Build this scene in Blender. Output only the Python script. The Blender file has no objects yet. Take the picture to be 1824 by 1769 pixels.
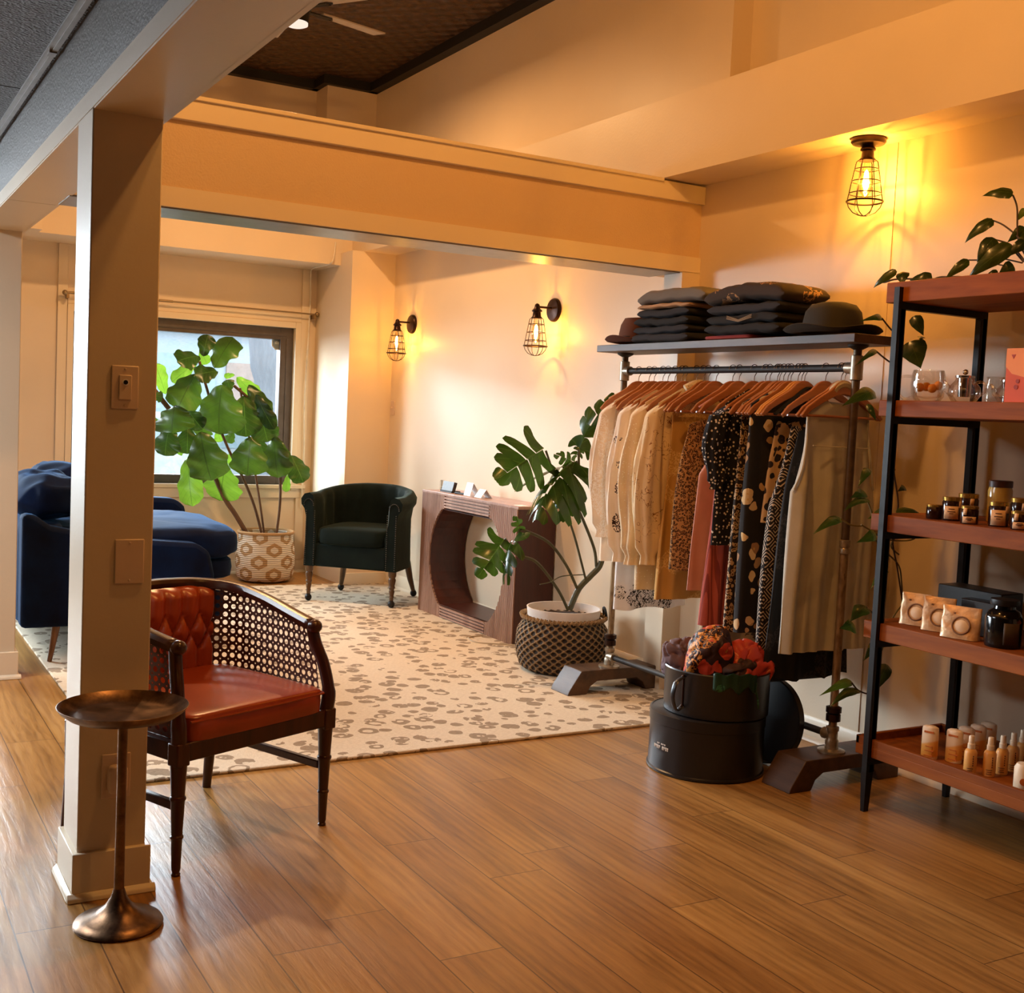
import bpy, bmesh, math, random
from math import sin, cos, pi, radians, sqrt, atan2
from mathutils import Vector, Matrix, Euler, noise

random.seed(7)
SC = bpy.context.scene
COL = SC.collection

# ---------------------------------------------------------------- camera
FPX, EYE = 2100.0, 1.42
YAW, PITCH, ROLL = radians(30.04), radians(-4.0), radians(2.70)
_f = Vector((sin(YAW) * cos(PITCH), cos(YAW) * cos(PITCH), sin(PITCH)))
_r0 = Vector((cos(YAW), -sin(YAW), 0))
_u0 = _r0.cross(_f)
_r = _r0 * cos(ROLL) + _u0 * sin(ROLL)
_u = -_r0 * sin(ROLL) + _u0 * cos(ROLL)
cam_data = bpy.data.cameras.new('camera')
cam = bpy.data.objects.new('camera', cam_data)
COL.objects.link(cam)
mw = Matrix((_r, _u, -_f)).transposed().to_4x4()
mw.translation = (0, 0, EYE)
cam.matrix_world = mw
cam_data.sensor_fit = 'HORIZONTAL'
cam_data.sensor_width = 36.0
cam_data.lens = 36.0 * FPX / 1824.0
cam_data.clip_start = 0.05
cam_data.clip_end = 200
SC.camera = cam


def at(x, y, ax, v):
    """the point where the sight line through photo position (x, y) meets the plane ax = v"""
    d = _f * FPX + _r * (x - 912) - _u * (y - 884.5)
    i = 'xyz'.index(ax)
    c = Vector((0, 0, EYE))
    return c + d * ((v - c[i]) / d[i])


# ---------------------------------------------------------------- colour management, world, lights
SC.view_settings.view_transform = 'Standard'
SC.view_settings.look = 'None'
SC.view_settings.gamma = 1.0
SC.view_settings.use_curve_mapping = False
SC.view_settings.exposure = 0.18

world = bpy.data.worlds.new('daylight')
SC.world = world
world.use_nodes = True
bg = world.node_tree.nodes['Background']
bg.inputs[0].default_value = (0.86, 0.94, 1.0, 1)
bg.inputs[1].default_value = 6.0


def lamp(name, kind, loc, power, color, size=0.1, size_y=None, aim=None, spread=None):
    d = bpy.data.lights.new(name, kind)
    d.energy = power
    d.color = color
    if kind == 'AREA':
        d.size = size
        if size_y:
            d.shape = 'RECTANGLE'
            d.size_y = size_y
        if spread:
            d.spread = spread
    else:
        d.shadow_soft_size = size
    o = bpy.data.objects.new(name, d)
    COL.objects.link(o)
    o.location = loc
    if aim:
        o.rotation_euler = (Vector(aim) - Vector(loc)).to_track_quat('-Z', 'Y').to_euler()
    return o


# skylight over the street, coming in through the two street windows
lamp('skylight_window', 'AREA', (-0.9, 11.3, 2.7), 430, (0.80, 0.92, 1.0), 3.0, 2.2, (3.3, 8.6, 1.0), 1.45)
lamp('skylight_storefront', 'AREA', (-3.2, 11.4, 2.0), 55, (0.84, 0.92, 1.0), 2.4, 1.6, (0.3, 4.4, 0.8), 0.85)
lamp('skylight_street', 'AREA', (2.0, 14.2, 2.80), 170, (0.84, 0.93, 1.0), 3.0, 0.7, (3.0, 4.9, 0.9), 1.0)
# added cool fill light below the low ceiling, left of the posts; unseen
lamp('left_fill_light', 'AREA', (-1.0, 5.1, 2.47), 95, (0.88, 0.94, 1.0), 0.6, 1.5, (-1.0, 5.1, 0))
# warm ceiling fixtures of the tall bay (nearer ones hang above the frame)
WARM = (1.0, 0.56, 0.22)
lamp('ceiling_fixture', 'POINT', (1.65, 3.0, 3.75), 98, (1.0, 0.48, 0.13), 0.06)
lamp('ceiling_fixture', 'POINT', (1.35, 0.7, 3.7), 36, (1.0, 0.45, 0.11), 0.06)
lamp('ceiling_fan_lamp', 'AREA', (2.43, 7.1, 3.70), 62, (1.0, 0.56, 0.24), 0.13, aim=(2.43, 7.1, 0))


# ---------------------------------------------------------------- materials
def lin(r, g, b):
    f = lambda v: (v / 255 / 12.92) if v / 255 <= 0.04045 else ((v / 255 + 0.055) / 1.055) ** 2.4
    return (f(r), f(g), f(b), 1.0)


class NT:
    def __init__(s, name):
        s.m = bpy.data.materials.new(name)
        s.m.use_nodes = True
        s.t = s.m.node_tree
        s.t.nodes.clear()
        s.out = s.t.nodes.new('ShaderNodeOutputMaterial')

    def n(s, typ, props=None, **inp):
        nd = s.t.nodes.new('ShaderNode' + typ)
        for k, v in (props or {}).items():
            setattr(nd, k, v)
        for k, v in inp.items():
            key = int(k[1:]) if k[0] == 'i' and k[1:].isdigit() else k.replace('_', ' ')
            sock = nd.inputs[key]
            if isinstance(v, bpy.types.NodeSocket):
                s.t.links.new(v, sock)
            else:
                sock.default_value = v
        return nd

    def math(s, op, a, b=0.0, c=0.0):
        return s.n('Math', {'operation': op}, i0=a, i1=b, i2=c).outputs[0]

    def mix(s, fac, a, b, blend='MIX'):
        nd = s.n('MixRGB', {'blend_type': blend}, Fac=fac, Color1=a, Color2=b)
        return nd.outputs[0]

    def ramp(s, fac, stops, interp='LINEAR'):
        nd = s.n('ValToRGB', Fac=fac)
        cr = nd.color_ramp
        cr.interpolation = interp
        while len(cr.elements) < len(stops):
            cr.elements.new(0.5)
        for e, (p, c) in zip(cr.elements, stops):
            e.position = p
            e.color = c if len(c) == 4 else (*c, 1)
        return nd.outputs[0]

    def coord(s, kind='Object', scale=(1, 1, 1), rot=(0, 0, 0), loc=(0, 0, 0)):
        tc = s.n('TexCoord').outputs[kind]
        return s.n('Mapping', Vector=tc, Scale=scale, Rotation=rot, Location=loc).outputs[0]

    def noise(s, vec, scale, detail=3.0, rough=0.5, dist=0.0):
        return s.n('TexNoise', Vector=vec, Scale=scale, Detail=detail, Roughness=rough, Distortion=dist).outputs[0]

    def surf(s, sh):
        s.t.links.new(sh, s.out.inputs[0])
        return s.m

    def bsdf(s, color, rough=0.5, metal=0.0, height=None, bump=0.3, dist=0.01, **kw):
        nd = s.n('BsdfPrincipled', Base_Color=color, Roughness=rough, Metallic=metal)
        for k, v in kw.items():
            nd.inputs[k.replace('_', ' ')].default_value = v
        if height is not None:
            b = s.n('Bump', Strength=bump, Distance=dist, Height=height)
            s.t.links.new(b.outputs[0], nd.inputs['Normal'])
        return nd.outputs[0]


def mat(name, rgb, rough=0.5, metal=0.0, var=0.12, scale=14.0, stretch=(1, 1, 1), bump=0.0, bscale=None, kind='Object', **kw):
    """plain procedural material: a base colour with soft variation and an optional grain"""
    t = NT(name)
    c = lin(*rgb)
    v = t.coord(kind, stretch)
    nz = t.noise(v, scale, 4)
    dark = tuple(x * (1 - var) for x in c[:3]) + (1,)
    lite = tuple(min(1, x * (1 + var)) for x in c[:3]) + (1,)
    col = t.ramp(nz, [(0.3, dark), (0.7, lite)])
    h = t.noise(v, bscale or scale * 3, 4) if bump else None
    return t.surf(t.bsdf(col, rough, metal, h, bump, **kw))


def emis(name, rgb, strength):
    t = NT(name)
    return t.surf(t.n('Emission', Color=(*rgb, 1), Strength=strength).outputs[0])


def glassy(name, tint=(1, 1, 1), gloss=0.12, rough=0.02):
    t = NT(name)
    fr = t.n('Fresnel', IOR=1.45).outputs[0]
    fac = t.math('ADD', t.math('MULTIPLY', fr, 0.55), gloss * 0.25)
    a = t.n('BsdfTransparent', Color=(*tint, 1)).outputs[0]
    b = t.n('BsdfGlossy', Color=(1, 1, 1, 1), Roughness=rough).outputs[0]
    return t.surf(t.n('MixShader', i0=fac, i1=a, i2=b).outputs[0])


def wood(name, dark, light, scale=6.0, axis='x', rough=0.4, bump=0.15):
    t = NT(name)
    st = {'x': (0.12, 1, 1), 'y': (1, 0.12, 1), 'z': (1, 1, 0.12)}[axis]
    v = t.coord('Object', st)
    a = t.noise(v, scale, 5, 0.6, 1.2)
    b = t.noise(v, scale * 7, 3, 0.6)
    f = t.math('ADD', t.math('MULTIPLY', a, 0.7), t.math('MULTIPLY', b, 0.3))
    col = t.ramp(f, [(0.35, lin(*dark)), (0.65, lin(*light))])
    return t.surf(t.bsdf(col, rough, 0, b, bump, 0.004))


def floor_mat():
    t = NT('wood_plank_floor')
    tc = t.n('TexCoord').outputs['Object']
    sp = t.n('SeparateXYZ', Vector=tc)
    x, y = sp.outputs[0], sp.outputs[1]
    u = t.math('DIVIDE', t.math('SUBTRACT', x, 0.04), 0.19)
    row = t.math('FLOOR', u)
    off = t.n('TexWhiteNoise', {'noise_dimensions': '1D'}, W=row).outputs[0]
    vv = t.math('ADD', t.math('DIVIDE', y, 1.25), t.math('MULTIPLY', off, 5.0))
    idx = t.math('FLOOR', vv)
    pid = t.n('CombineXYZ', X=row, Y=idx, Z=0.0).outputs[0]
    rnd = t.n('TexWhiteNoise', {'noise_dimensions': '3D'}, Vector=pid).outputs[0]
    fu = t.math('FRACT', u)
    fv = t.math('FRACT', vv)
    eu = t.math('MINIMUM', fu, t.math('SUBTRACT', 1.0, fu))
    ev = t.math('MINIMUM', fv, t.math('SUBTRACT', 1.0, fv))
    seam = t.math('MAXIMUM', t.math('LESS_THAN', eu, 0.010), t.math('LESS_THAN', ev, 0.0014))
    gv = t.n('CombineXYZ', X=t.math('MULTIPLY', x, 1.0), Y=t.math('ADD', t.math('MULTIPLY', y, 0.09), t.math('MULTIPLY', rnd, 13.0)), Z=t.math('MULTIPLY', rnd, 7.0)).outputs[0]
    g1 = t.noise(gv, 7.0, 5, 0.55, 0.8)
    g2 = t.noise(gv, 70.0, 4, 0.65, 0.6)
    w = t.n('TexWave', {'wave_type': 'BANDS', 'bands_direction': 'X'}, Vector=gv, Scale=9.0, Distortion=9.0, Detail=3.0, Detail_Scale=1.4).outputs[1]
    f = t.math('ADD', t.math('ADD', t.math('MULTIPLY', g1, 0.56), t.math('MULTIPLY', g2, 0.36)), t.math('MULTIPLY', w, 0.08))
    col = t.ramp(f, [(0.30, lin(112, 77, 36)), (0.50, lin(168, 122, 62)), (0.72, lin(198, 152, 86))])
    col = t.mix(t.math('MULTIPLY', rnd, 0.30), col, lin(132, 82, 40))
    col = t.mix(t.math('MULTIPLY', seam, 0.75), col, lin(58, 34, 20))
    h = t.math('SUBTRACT', t.math('ADD', t.math('MULTIPLY', w, 0.20), g2), seam)
    rough = t.math('ADD', 0.24, t.math('MULTIPLY', g2, 0.20))
    return t.surf(t.bsdf(col, rough, 0, h, 0.20, 0.004))


def rug_mat():
    t = NT('cream_leopard_rug')
    v = t.coord('Object')
    wob = t.n('TexNoise', Vector=v, Scale=7.0, Detail=3.0).outputs[1]
    vw = t.n('VectorMath', {'operation': 'ADD'}, i0=v, i1=t.n('VectorMath', {'operation': 'SCALE'}, i0=wob, Scale=0.07).outputs[0]).outputs[0]
    vo = t.n('TexVoronoi', {'feature': 'F1'}, Vector=vw, Scale=9.5, Randomness=0.8)
    d = vo.outputs['Distance']
    size = t.n('SeparateColor', Color=vo.outputs['Color'])
    rout = t.math('ADD', 0.32, t.math('MULTIPLY', size.outputs[0], 0.14))
    rin = t.math('MULTIPLY', t.math('SUBTRACT', size.outputs[1], 0.30), 0.34)
    ring = t.math('MULTIPLY', t.math('LESS_THAN', d, rout), t.math('GREATER_THAN', d, rin))
    brk = t.math('GREATER_THAN', t.noise(v, 16.0, 3), 0.40)
    m = t.math('MULTIPLY', ring, brk)
    heather = t.noise(t.coord('Object', (1, 5, 1)), 60.0, 3)
    base = t.ramp(heather, [(0.3, lin(212, 194, 166)), (0.7, lin(236, 220, 194))])
    spot = t.ramp(heather, [(0.3, lin(142, 120, 94)), (0.7, lin(172, 150, 122))])
    col = t.mix(m, base, spot)
    pile = t.noise(v, 260.0, 3)
    h = t.math('SUBTRACT', pile, t.math('MULTIPLY', m, 0.8))
    return t.surf(t.bsdf(col, 0.95, 0, h, 0.5, 0.006))


def wall_mat(name, rgb, rough=0.42, bump=0.10, bscale=90.0):
    t = NT(name)
    v = t.coord('Object')
    big = t.noise(v, 1.1, 3)
    c = lin(*rgb)
    col = t.ramp(big, [(0.3, tuple(x * 0.94 for x in c[:3])), (0.7, tuple(min(1, x * 1.04) for x in c[:3]))])
    return t.surf(t.bsdf(col, rough, 0, t.noise(v, bscale, 3), bump, 0.004))


def leaf_mat(name, dark, light, vein, gloss=0.35, trans=0.45, n=7.0):
    """leaf blade with a midrib and side veins along its own UVs; light passes through it"""
    t = NT(name)
    uv = t.n('TexCoord').outputs['UV']
    sp = t.n('SeparateXYZ', Vector=uv)
    u, v = sp.outputs[0], sp.outputs[1]
    a = t.math('ABSOLUTE', t.math('SUBTRACT', u, 0.5))
    ph = t.math('FRACT', t.math('MULTIPLY', t.math('SUBTRACT', v, t.math('MULTIPLY', a, 0.55)), n))
    side = t.math('LESS_THAN', t.math('ABSOLUTE', t.math('SUBTRACT', ph, 0.5)), 0.045)
    mid = t.math('LESS_THAN', a, 0.016)
    vm = t.math('MAXIMUM', t.math('MULTIPLY', side, 0.45), mid)
    nz = t.noise(t.coord('Object'), 9.0, 3)
    col = t.ramp(nz, [(0.3, lin(*dark)), (0.7, lin(*light))])
    col = t.mix(vm, col, lin(*vein))
    pb = t.bsdf(col, gloss, 0, vm, 0.2, 0.003)
    lt = t.mix(0.4, col, lin(120, 150, 40))
    tr = t.n('BsdfTranslucent', Color=lt).outputs[0]
    return t.surf(t.n('MixShader', i0=trans, i1=pb, i2=tr).outputs[0])


def cane_mat():
    """octagonal cane weave: round openings and thin diagonal strands on the panel's UVs (one unit = one cell)"""
    t = NT('woven_cane')
    uv = t.n('TexCoord').outputs['UV']
    sp = t.n('SeparateXYZ', Vector=uv)
    def cell(o):
        fx = t.math('SUBTRACT', t.math('FRACT', t.math('ADD', sp.outputs[0], o)), 0.5)
        fy = t.math('SUBTRACT', t.math('FRACT', t.math('ADD', sp.outputs[1], o)), 0.5)
        return t.math('SQRT', t.math('ADD', t.math('POWER', fx, 2.0), t.math('POWER', fy, 2.0)))
    hole = t.math('LESS_THAN', cell(0.0), 0.30)
    h2 = t.math('LESS_THAN', cell(0.5), 0.10)
    fac = t.math('MAXIMUM', hole, h2)
    p = t.bsdf(lin(74, 38, 24), 0.45)
    return t.surf(t.n('MixShader', i0=fac, i1=p, i2=t.n('BsdfTransparent').outputs[0]).outputs[0])


M = {}
M['floor'] = floor_mat()
M['rug'] = rug_mat()
M['wall'] = wall_mat('cream_wall_paint', (224, 204, 176))
M['trim'] = wall_mat('cream_trim_paint', (228, 210, 182), 0.35, 0.04)
M['beam_tex'] = wall_mat('textured_beam_paint', (214, 184, 146), 0.5, 0.5, 130)
M['post'] = wall_mat('semi_gloss_post_paint', (214, 196, 170), 0.33, 0.10, 60)
M['steel'] = mat('dull_galvanised_edge', (150, 146, 140), 0.35, 0.6)
M['black'] = mat('black_steel', (22, 20, 20), 0.45, 0.3)
M['bronze'] = mat('oil_rubbed_bronze', (52, 34, 26), 0.35, 0.8, 0.2)
M['plate'] = mat('ivory_plate', (214, 190, 170), 0.4, 0, 0.03)
M['chrome'] = mat('polished_chrome', (205, 200, 195), 0.12, 1.0, 0.03)
M['hook'] = mat('hanger_wire', (190, 170, 150), 0.25, 1.0, 0.03)
M['window_frame'] = mat('bronze_aluminium_frame', (92, 84, 80), 0.4, 0.4)
M['pane'] = glassy('clear_glass', (0.97, 0.99, 1.0), 0.04)
M['glass'] = glassy('glassware', (0.97, 0.95, 0.92), 0.22)


# ---------------------------------------------------------------- geometry helpers
class G:
    def __init__(s):
        s.v, s.f, s.mi, s.uv = [], [], [], {}
        s.cur = 0

    def add(s, vs, fs, uvs=None):
        b = len(s.v)
        s.v += [Vector(p) for p in vs]
        for f in fs:
            s.f.append([b + i for i in f])
            s.mi.append(s.cur)
        if uvs:
            for i, q in enumerate(uvs):
                s.uv[b + i] = q
        return s

    def box(s, lo, hi, rot=None, c=None):
        x0, y0, z0 = lo
        x1, y1, z1 = hi
        vs = [Vector(p) for p in ((x0, y0, z0), (x1, y0, z0), (x1, y1, z0), (x0, y1, z0), (x0, y0, z1), (x1, y0, z1), (x1, y1, z1), (x0, y1, z1))]
        if rot:
            c = Vector(c) if c else (Vector(lo) + Vector(hi)) / 2
            R = Euler(rot).to_matrix()
            vs = [c + R @ (p - c) for p in vs]
        return s.add(vs, [(0, 3, 2, 1), (4, 5, 6, 7), (0, 1, 5, 4), (1, 2, 6, 5), (2, 3, 7, 6), (3, 0, 4, 7)])

    def grid(s, rows, closed=False, uv=False):
        """rows of points, joined into a sheet; closed joins the ends of each row"""
        m, n = len(rows), len(rows[0])
        vs = [p for r in rows for p in r]
        fs = []
        for i in range(m - 1):
            for j in range(n if closed else n - 1):
                k = (j + 1) % n
                fs.append((i * n + j, i * n + k, (i + 1) * n + k, (i + 1) * n + j))
        uvs = None
        if uv:
            uvs = [(j / (n - 1), i / (m - 1)) for i in range(m) for j in range(n)]
        return s.add(vs, fs, uvs)

    def rings(s, rows, caps=True):
        b = len(s.v)
        s.grid(rows, True)
        n = len(rows[0])
        if caps:
            s.f.append([b + i for i in range(n)][::-1]); s.mi.append(s.cur)
            k = b + (len(rows) - 1) * n
            s.f.append([k + i for i in range(n)]); s.mi.append(s.cur)
        return s

    def lathe(s, prof, c=(0, 0, 0), n=24, caps=True, axis=None, a0=0.0):
        """profile of (radius, height) turned about the axis through c"""
        c = Vector(c)
        q = Vector(axis).to_track_quat('Z', 'Y') if axis else None
        rows = []
        for r, z in prof:
            row = []
            for i in range(n):
                a = a0 + 2 * pi * i / n
                p = Vector((r * cos(a), r * sin(a), z))
                row.append(c + (q @ p if q else p))
            rows.append(row)
        return s.rings(rows, caps)

    def tube(s, pts, r, n=8, caps=True, flat=None):
        pts = [Vector(p) for p in pts]
        rr = r if isinstance(r, (list, tuple)) else [r] * len(pts)
        rows = []
        prev = None
        for i, p in enumerate(pts):
            t = (pts[min(i + 1, len(pts) - 1)] - pts[max(i - 1, 0)]).normalized()
            if prev is None:
                ref = Vector((0, 0, 1)) if abs(t.z) < 0.9 else Vector((1, 0, 0))
                nrm = t.cross(ref).normalized()
            else:
                nrm = (prev - t * prev.dot(t)).normalized()
            prev = nrm
            bi = t.cross(nrm)
            k = flat or 1.0
            rows.append([p + nrm * (rr[i] * cos(2 * pi * j / n)) + bi * (rr[i] * k * sin(2 * pi * j / n)) for j in range(n)])
        return s.rings(rows, caps)

    def ring(s, c, R, r, axis=(0, 0, 1), n=28, m=6, a0=0, a1=2 * pi):
        c = Vector(c)
        q = Vector(axis).to_track_quat('Z', 'Y')
        full = abs(a1 - a0 - 2 * pi) < 1e-6
        rows = []
        for i in range(n + 1):
            a = a0 + (a1 - a0) * i / n
            rad = q @ Vector((cos(a), sin(a), 0))
            up = q @ Vector((0, 0, 1))
            rows.append([c + rad * (R + r * cos(2 * pi * j / m)) + up * (r * sin(2 * pi * j / m)) for j in range(m)])
        return s.rings(rows, not full)

    def ball(s, c, r, n=12, m=8, sc=(1, 1, 1)):
        prof = [(max(1e-4, r * sin(pi * i / m)), -r * cos(pi * i / m)) for i in range(m + 1)]
        b = len(s.v)
        s.lathe(prof, (0, 0, 0), n)
        c = Vector(c)
        for i in range(b, len(s.v)):
            p = s.v[i]
            s.v[i] = c + Vector((p.x * sc[0], p.y * sc[1], p.z * sc[2]))
        return s

    def extr(s, poly, a, b, axis='y'):
        """2-D outline pushed from a to b along the axis"""
        def p3(p, t):
            if axis == 'y': return (p[0], t, p[1])
            if axis == 'x': return (t, p[0], p[1])
            return (p[0], p[1], t)
        n = len(poly)
        vs = [p3(p, a) for p in poly] + [p3(p, b) for p in poly]
        fs = [tuple(range(n))[::-1], tuple(range(n, 2 * n))]
        fs += [(i, (i + 1) % n, n + (i + 1) % n, n + i) for i in range(n)]
        return s.add(vs, fs)

    def soft(s, c, size, e=0.35, n=20, m=12, rot=None, bulge=0.0, nz=0.0, ns=6.0, seed=0):
        """a plump box: superellipsoid with optional wrinkles"""
        c = Vector(c)
        R = Euler(rot).to_matrix() if rot else None
        sg = lambda w, k: math.copysign(abs(w) ** k, w)
        rows = []
        for i in range(m + 1):
            ph = -pi / 2 + pi * i / m
            row = []
            for j in range(n):
                th = 2 * pi * j / n
                p = Vector((sg(cos(ph), e) * sg(cos(th), e), sg(cos(ph), e) * sg(sin(th), e), sg(sin(ph), e)))
                if bulge:
                    p.z *= 1 + bulge * (1 - 0.5 * (p.x ** 2 + p.y ** 2))
                p = Vector((p.x * size[0] / 2, p.y * size[1] / 2, p.z * size[2] / 2))
                if nz:
                    q = p * ns + Vector((seed, seed * 1.7, 0))
                    p += Vector((noise.noise(q), noise.noise(q + Vector((9, 0, 0))), noise.noise(q + Vector((0, 9, 0))))) * nz
                row.append(c + (R @ p if R else p))
            rows.append(row)
        return s.rings(rows, True)


XF = {}


def thing(name, label, cat, loc=(0, 0, 0), rz=0.0, group=None):
    o = bpy.data.objects.new(name, None)
    COL.objects.link(o)
    o.empty_display_size = 0.1
    o.location = loc
    o.rotation_euler = (0, 0, rz)
    o['label'] = label
    o['category'] = cat
    if group: o['group'] = group
    XF[o.name] = Matrix.Translation(loc) @ Matrix.Rotation(rz, 4, 'Z')
    return o


def tag(o, label, cat, group=None):
    o['label'] = label
    o['category'] = cat
    if group: o['group'] = group
    return o


def obj(name, g, m, parent=None, local=False, smooth=True, bevel=0.0, sub=0, solid=0.0, label=None, ang=40, origin=None):
    """link one mesh object; points are world points unless local (then in the parent's own frame)"""
    me = bpy.data.meshes.new(name)
    vs = g.v
    if parent is not None:
        base = XF[parent.name]
        if not local:
            inv = base.inverted()
            vs = [inv @ p for p in vs]
    elif origin is None and vs:
        lo = Vector((min(p.x for p in vs), min(p.y for p in vs), min(p.z for p in vs)))
        hi = Vector((max(p.x for p in vs), max(p.y for p in vs), max(p.z for p in vs)))
        origin = Vector(((lo.x + hi.x) / 2, (lo.y + hi.y) / 2, lo.z))
        vs = [p - origin for p in vs]
    elif origin is not None:
        vs = [p - Vector(origin) for p in vs]
    me.from_pydata([tuple(p) for p in vs], [], g.f)
    for x in (m if isinstance(m, (list, tuple)) else [m]):
        me.materials.append(x)
    for p, k in zip(me.polygons, g.mi):
        p.material_index = k
        p.use_smooth = smooth
    if g.uv:
        ul = me.uv_layers.new(name='UVMap')
        for lp in me.loops:
            ul.data[lp.index].uv = g.uv.get(lp.vertex_index, (0, 0))
    bm = bmesh.new()
    bm.from_mesh(me)
    bmesh.ops.recalc_face_normals(bm, faces=bm.faces)
    if smooth:
        lim = radians(ang)
        for e in bm.edges:
            if len(e.link_faces) == 2 and e.calc_face_angle(0) > lim:
                e.smooth = False
    bm.to_mesh(me)
    bm.free()
    o = bpy.data.objects.new(name, me)
    COL.objects.link(o)
    if parent is not None:
        o.parent = parent
        XF[o.name] = XF[parent.name]
    else:
        o.location = origin if origin is not None else (0, 0, 0)
        XF[o.name] = Matrix.Translation(o.location)
    if solid:
        md = o.modifiers.new('thickness', 'SOLIDIFY'); md.thickness = solid; md.offset = 0
    if bevel:
        md = o.modifiers.new('bevel', 'BEVEL'); md.width = bevel; md.segments = 2; md.limit_method = 'ANGLE'
    if sub:
        md = o.modifiers.new('smooth', 'SUBSURF'); md.levels = sub; md.render_levels = sub
    if label: o['label'] = label
    return o


def struct(name, g, m, parent=None, label=None, cat=None, **k):
    o = obj(name, g, m, parent, **k)
    if parent is None:
        o['kind'] = 'structure'
    if label: o['label'] = label
    if cat: o['category'] = cat
    return o


def dup(root, loc=None, rz=None, label=None, group=None):
    r = root.copy()
    COL.objects.link(r)
    if loc is not None: r.location = loc
    if rz is not None: r.rotation_euler = (0, 0, rz)
    if label: r['label'] = label
    if group: r['group'] = group
    for ch in list(root.children):
        c = ch.copy(); COL.objects.link(c); c.parent = r
        for gg in ch.children:
            d = gg.copy(); COL.objects.link(d); d.parent = c
    return r


def bez(pts, n=16):
    """smooth curve through the points (Catmull-Rom)"""
    P = [Vector(p) for p in pts]
    out = []
    for i in range(len(P) - 1):
        p0 = P[max(i - 1, 0)]; p1 = P[i]; p2 = P[i + 1]; p3 = P[min(i + 2, len(P) - 1)]
        for k in range(n):
            t = k / n
            out.append(0.5 * ((2 * p1) + (p2 - p0) * t + (2 * p0 - 5 * p1 + 4 * p2 - p3) * t * t + (3 * p1 - p0 - 3 * p2 + p3) * t ** 3))
    out.append(P[-1])
    return out

# ================================================================ THE ROOM
WX, WY, ZT = 3.88, 9.50, 4.07          # right wall, window wall, tin ceiling height
SOF = 3.605                            # face of the soffit along the right wall

struct('floor', G().box((-4, -3, -0.06), (4.2, 9.7, 0)), M['floor'], origin=(0, 0, 0))

# right wall with the recessed upper stretch near the camera
g = G()
g.box((WX, -3, 0), (4.2, WY, 3.05))
g.box((WX, 4.73, 3.05), (4.2, WY, ZT))
g.box((4.005, -3, 3.05), (4.2, 4.73, ZT))
struct('wall_right', g, M['wall'])

# window wall (two openings)
W1 = (1.575, 3.33, 0.74, 2.045)
W2 = (-2.7, 0.78, 0.30, 2.45)
g = G()
g.box((-4, WY, 0), (W2[0], WY + 0.2, ZT))
g.box((W2[0], WY, 0), (W2[1], WY + 0.2, W2[2]))
g.box((W2[0], WY, W2[3]), (W2[1], WY + 0.2, ZT))
g.box((W2[1], WY, 0), (W1[0], WY + 0.2, ZT))
g.box((W1[0], WY, 0), (W1[1], WY + 0.2, W1[2]))
g.box((W1[0], WY, W1[3]), (W1[1], WY + 0.2, ZT))
g.box((W1[1], WY, 0), (4.2, WY + 0.2, ZT))
struct('wall_back', g, M['wall'])
M['far_wall'] = wall_mat('bounce_cut_brown', (86, 64, 46))  # dark brown put on the unseen walls to cut bounced light
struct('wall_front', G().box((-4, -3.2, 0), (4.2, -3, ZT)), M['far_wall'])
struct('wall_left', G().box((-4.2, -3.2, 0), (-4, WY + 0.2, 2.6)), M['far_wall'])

# ceilings
t = NT('dark_embossed_tile')
v = t.coord('Object')
h = t.n('TexVoronoi', {'feature': 'SMOOTH_F1'}, Vector=v, Scale=120.0).outputs[0]
M['low_ceiling'] = t.surf(t.bsdf(lin(52, 50, 50), 0.42, 0, h, 0.8, 0.012))
t = NT('dark_pressed_tin')
v = t.coord('Object')
sp = t.n('SeparateXYZ', Vector=v)
sx = t.math('SINE', t.math('MULTIPLY', sp.outputs[0], 42.0))
sy = t.math('SINE', t.math('MULTIPLY', sp.outputs[1], 42.0))
h = t.math('ADD', t.math('MULTIPLY', sx, sy), t.noise(v, 30.0, 3))
nz = t.noise(v, 24.0, 3)
M['tin'] = t.surf(t.bsdf(t.ramp(nz, [(0.35, lin(44, 30, 20)), (0.7, lin(92, 62, 34))]), 0.5, 0.2, h, 0.5, 0.02))
struct('ceiling', G().box((0.7, -3, ZT), (4.2, WY, ZT + 0.1)), M['tin'])
g = G().box((-4, -3, 2.49), (0.62, 0.2, 2.6)).box((-4, 0.212, 2.49), (0.62, 2.9, 2.6)).box((-4, 2.912, 2.49), (0.62, 4.6, 2.6)).box((-4, 4.612, 2.49), (0.62, WY, 2.6))
struct('ceiling_low', g, M['low_ceiling'])
g = G().box((0.585, -3, 2.478), (0.60, WY, 2.494)).box((0.57, -3, 2.482), (0.60, WY, 2.49))
for y in (-2.2, -0.6, 1.0, 2.6, 4.0, 5.6):
    g.box((0.577, y, 2.474), (0.60, y + 0.05, 2.496))
struct('trim_1', g, M['steel'])
# black moulding round the tin ceiling
g = G()
g.box((3.80, -3, ZT - 0.07), (WX, WY, ZT)).box((0.8, WY - 0.07, ZT - 0.07), (WX, WY, ZT)).box((3.40, 9.20, ZT - 0.07), (WX, 9.25, ZT)).box((3.40, 9.25, ZT - 0.07), (3.45, WY, ZT))
struct('trim_2', g, mat('black_moulding', (16, 11, 8), 0.6))

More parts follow.
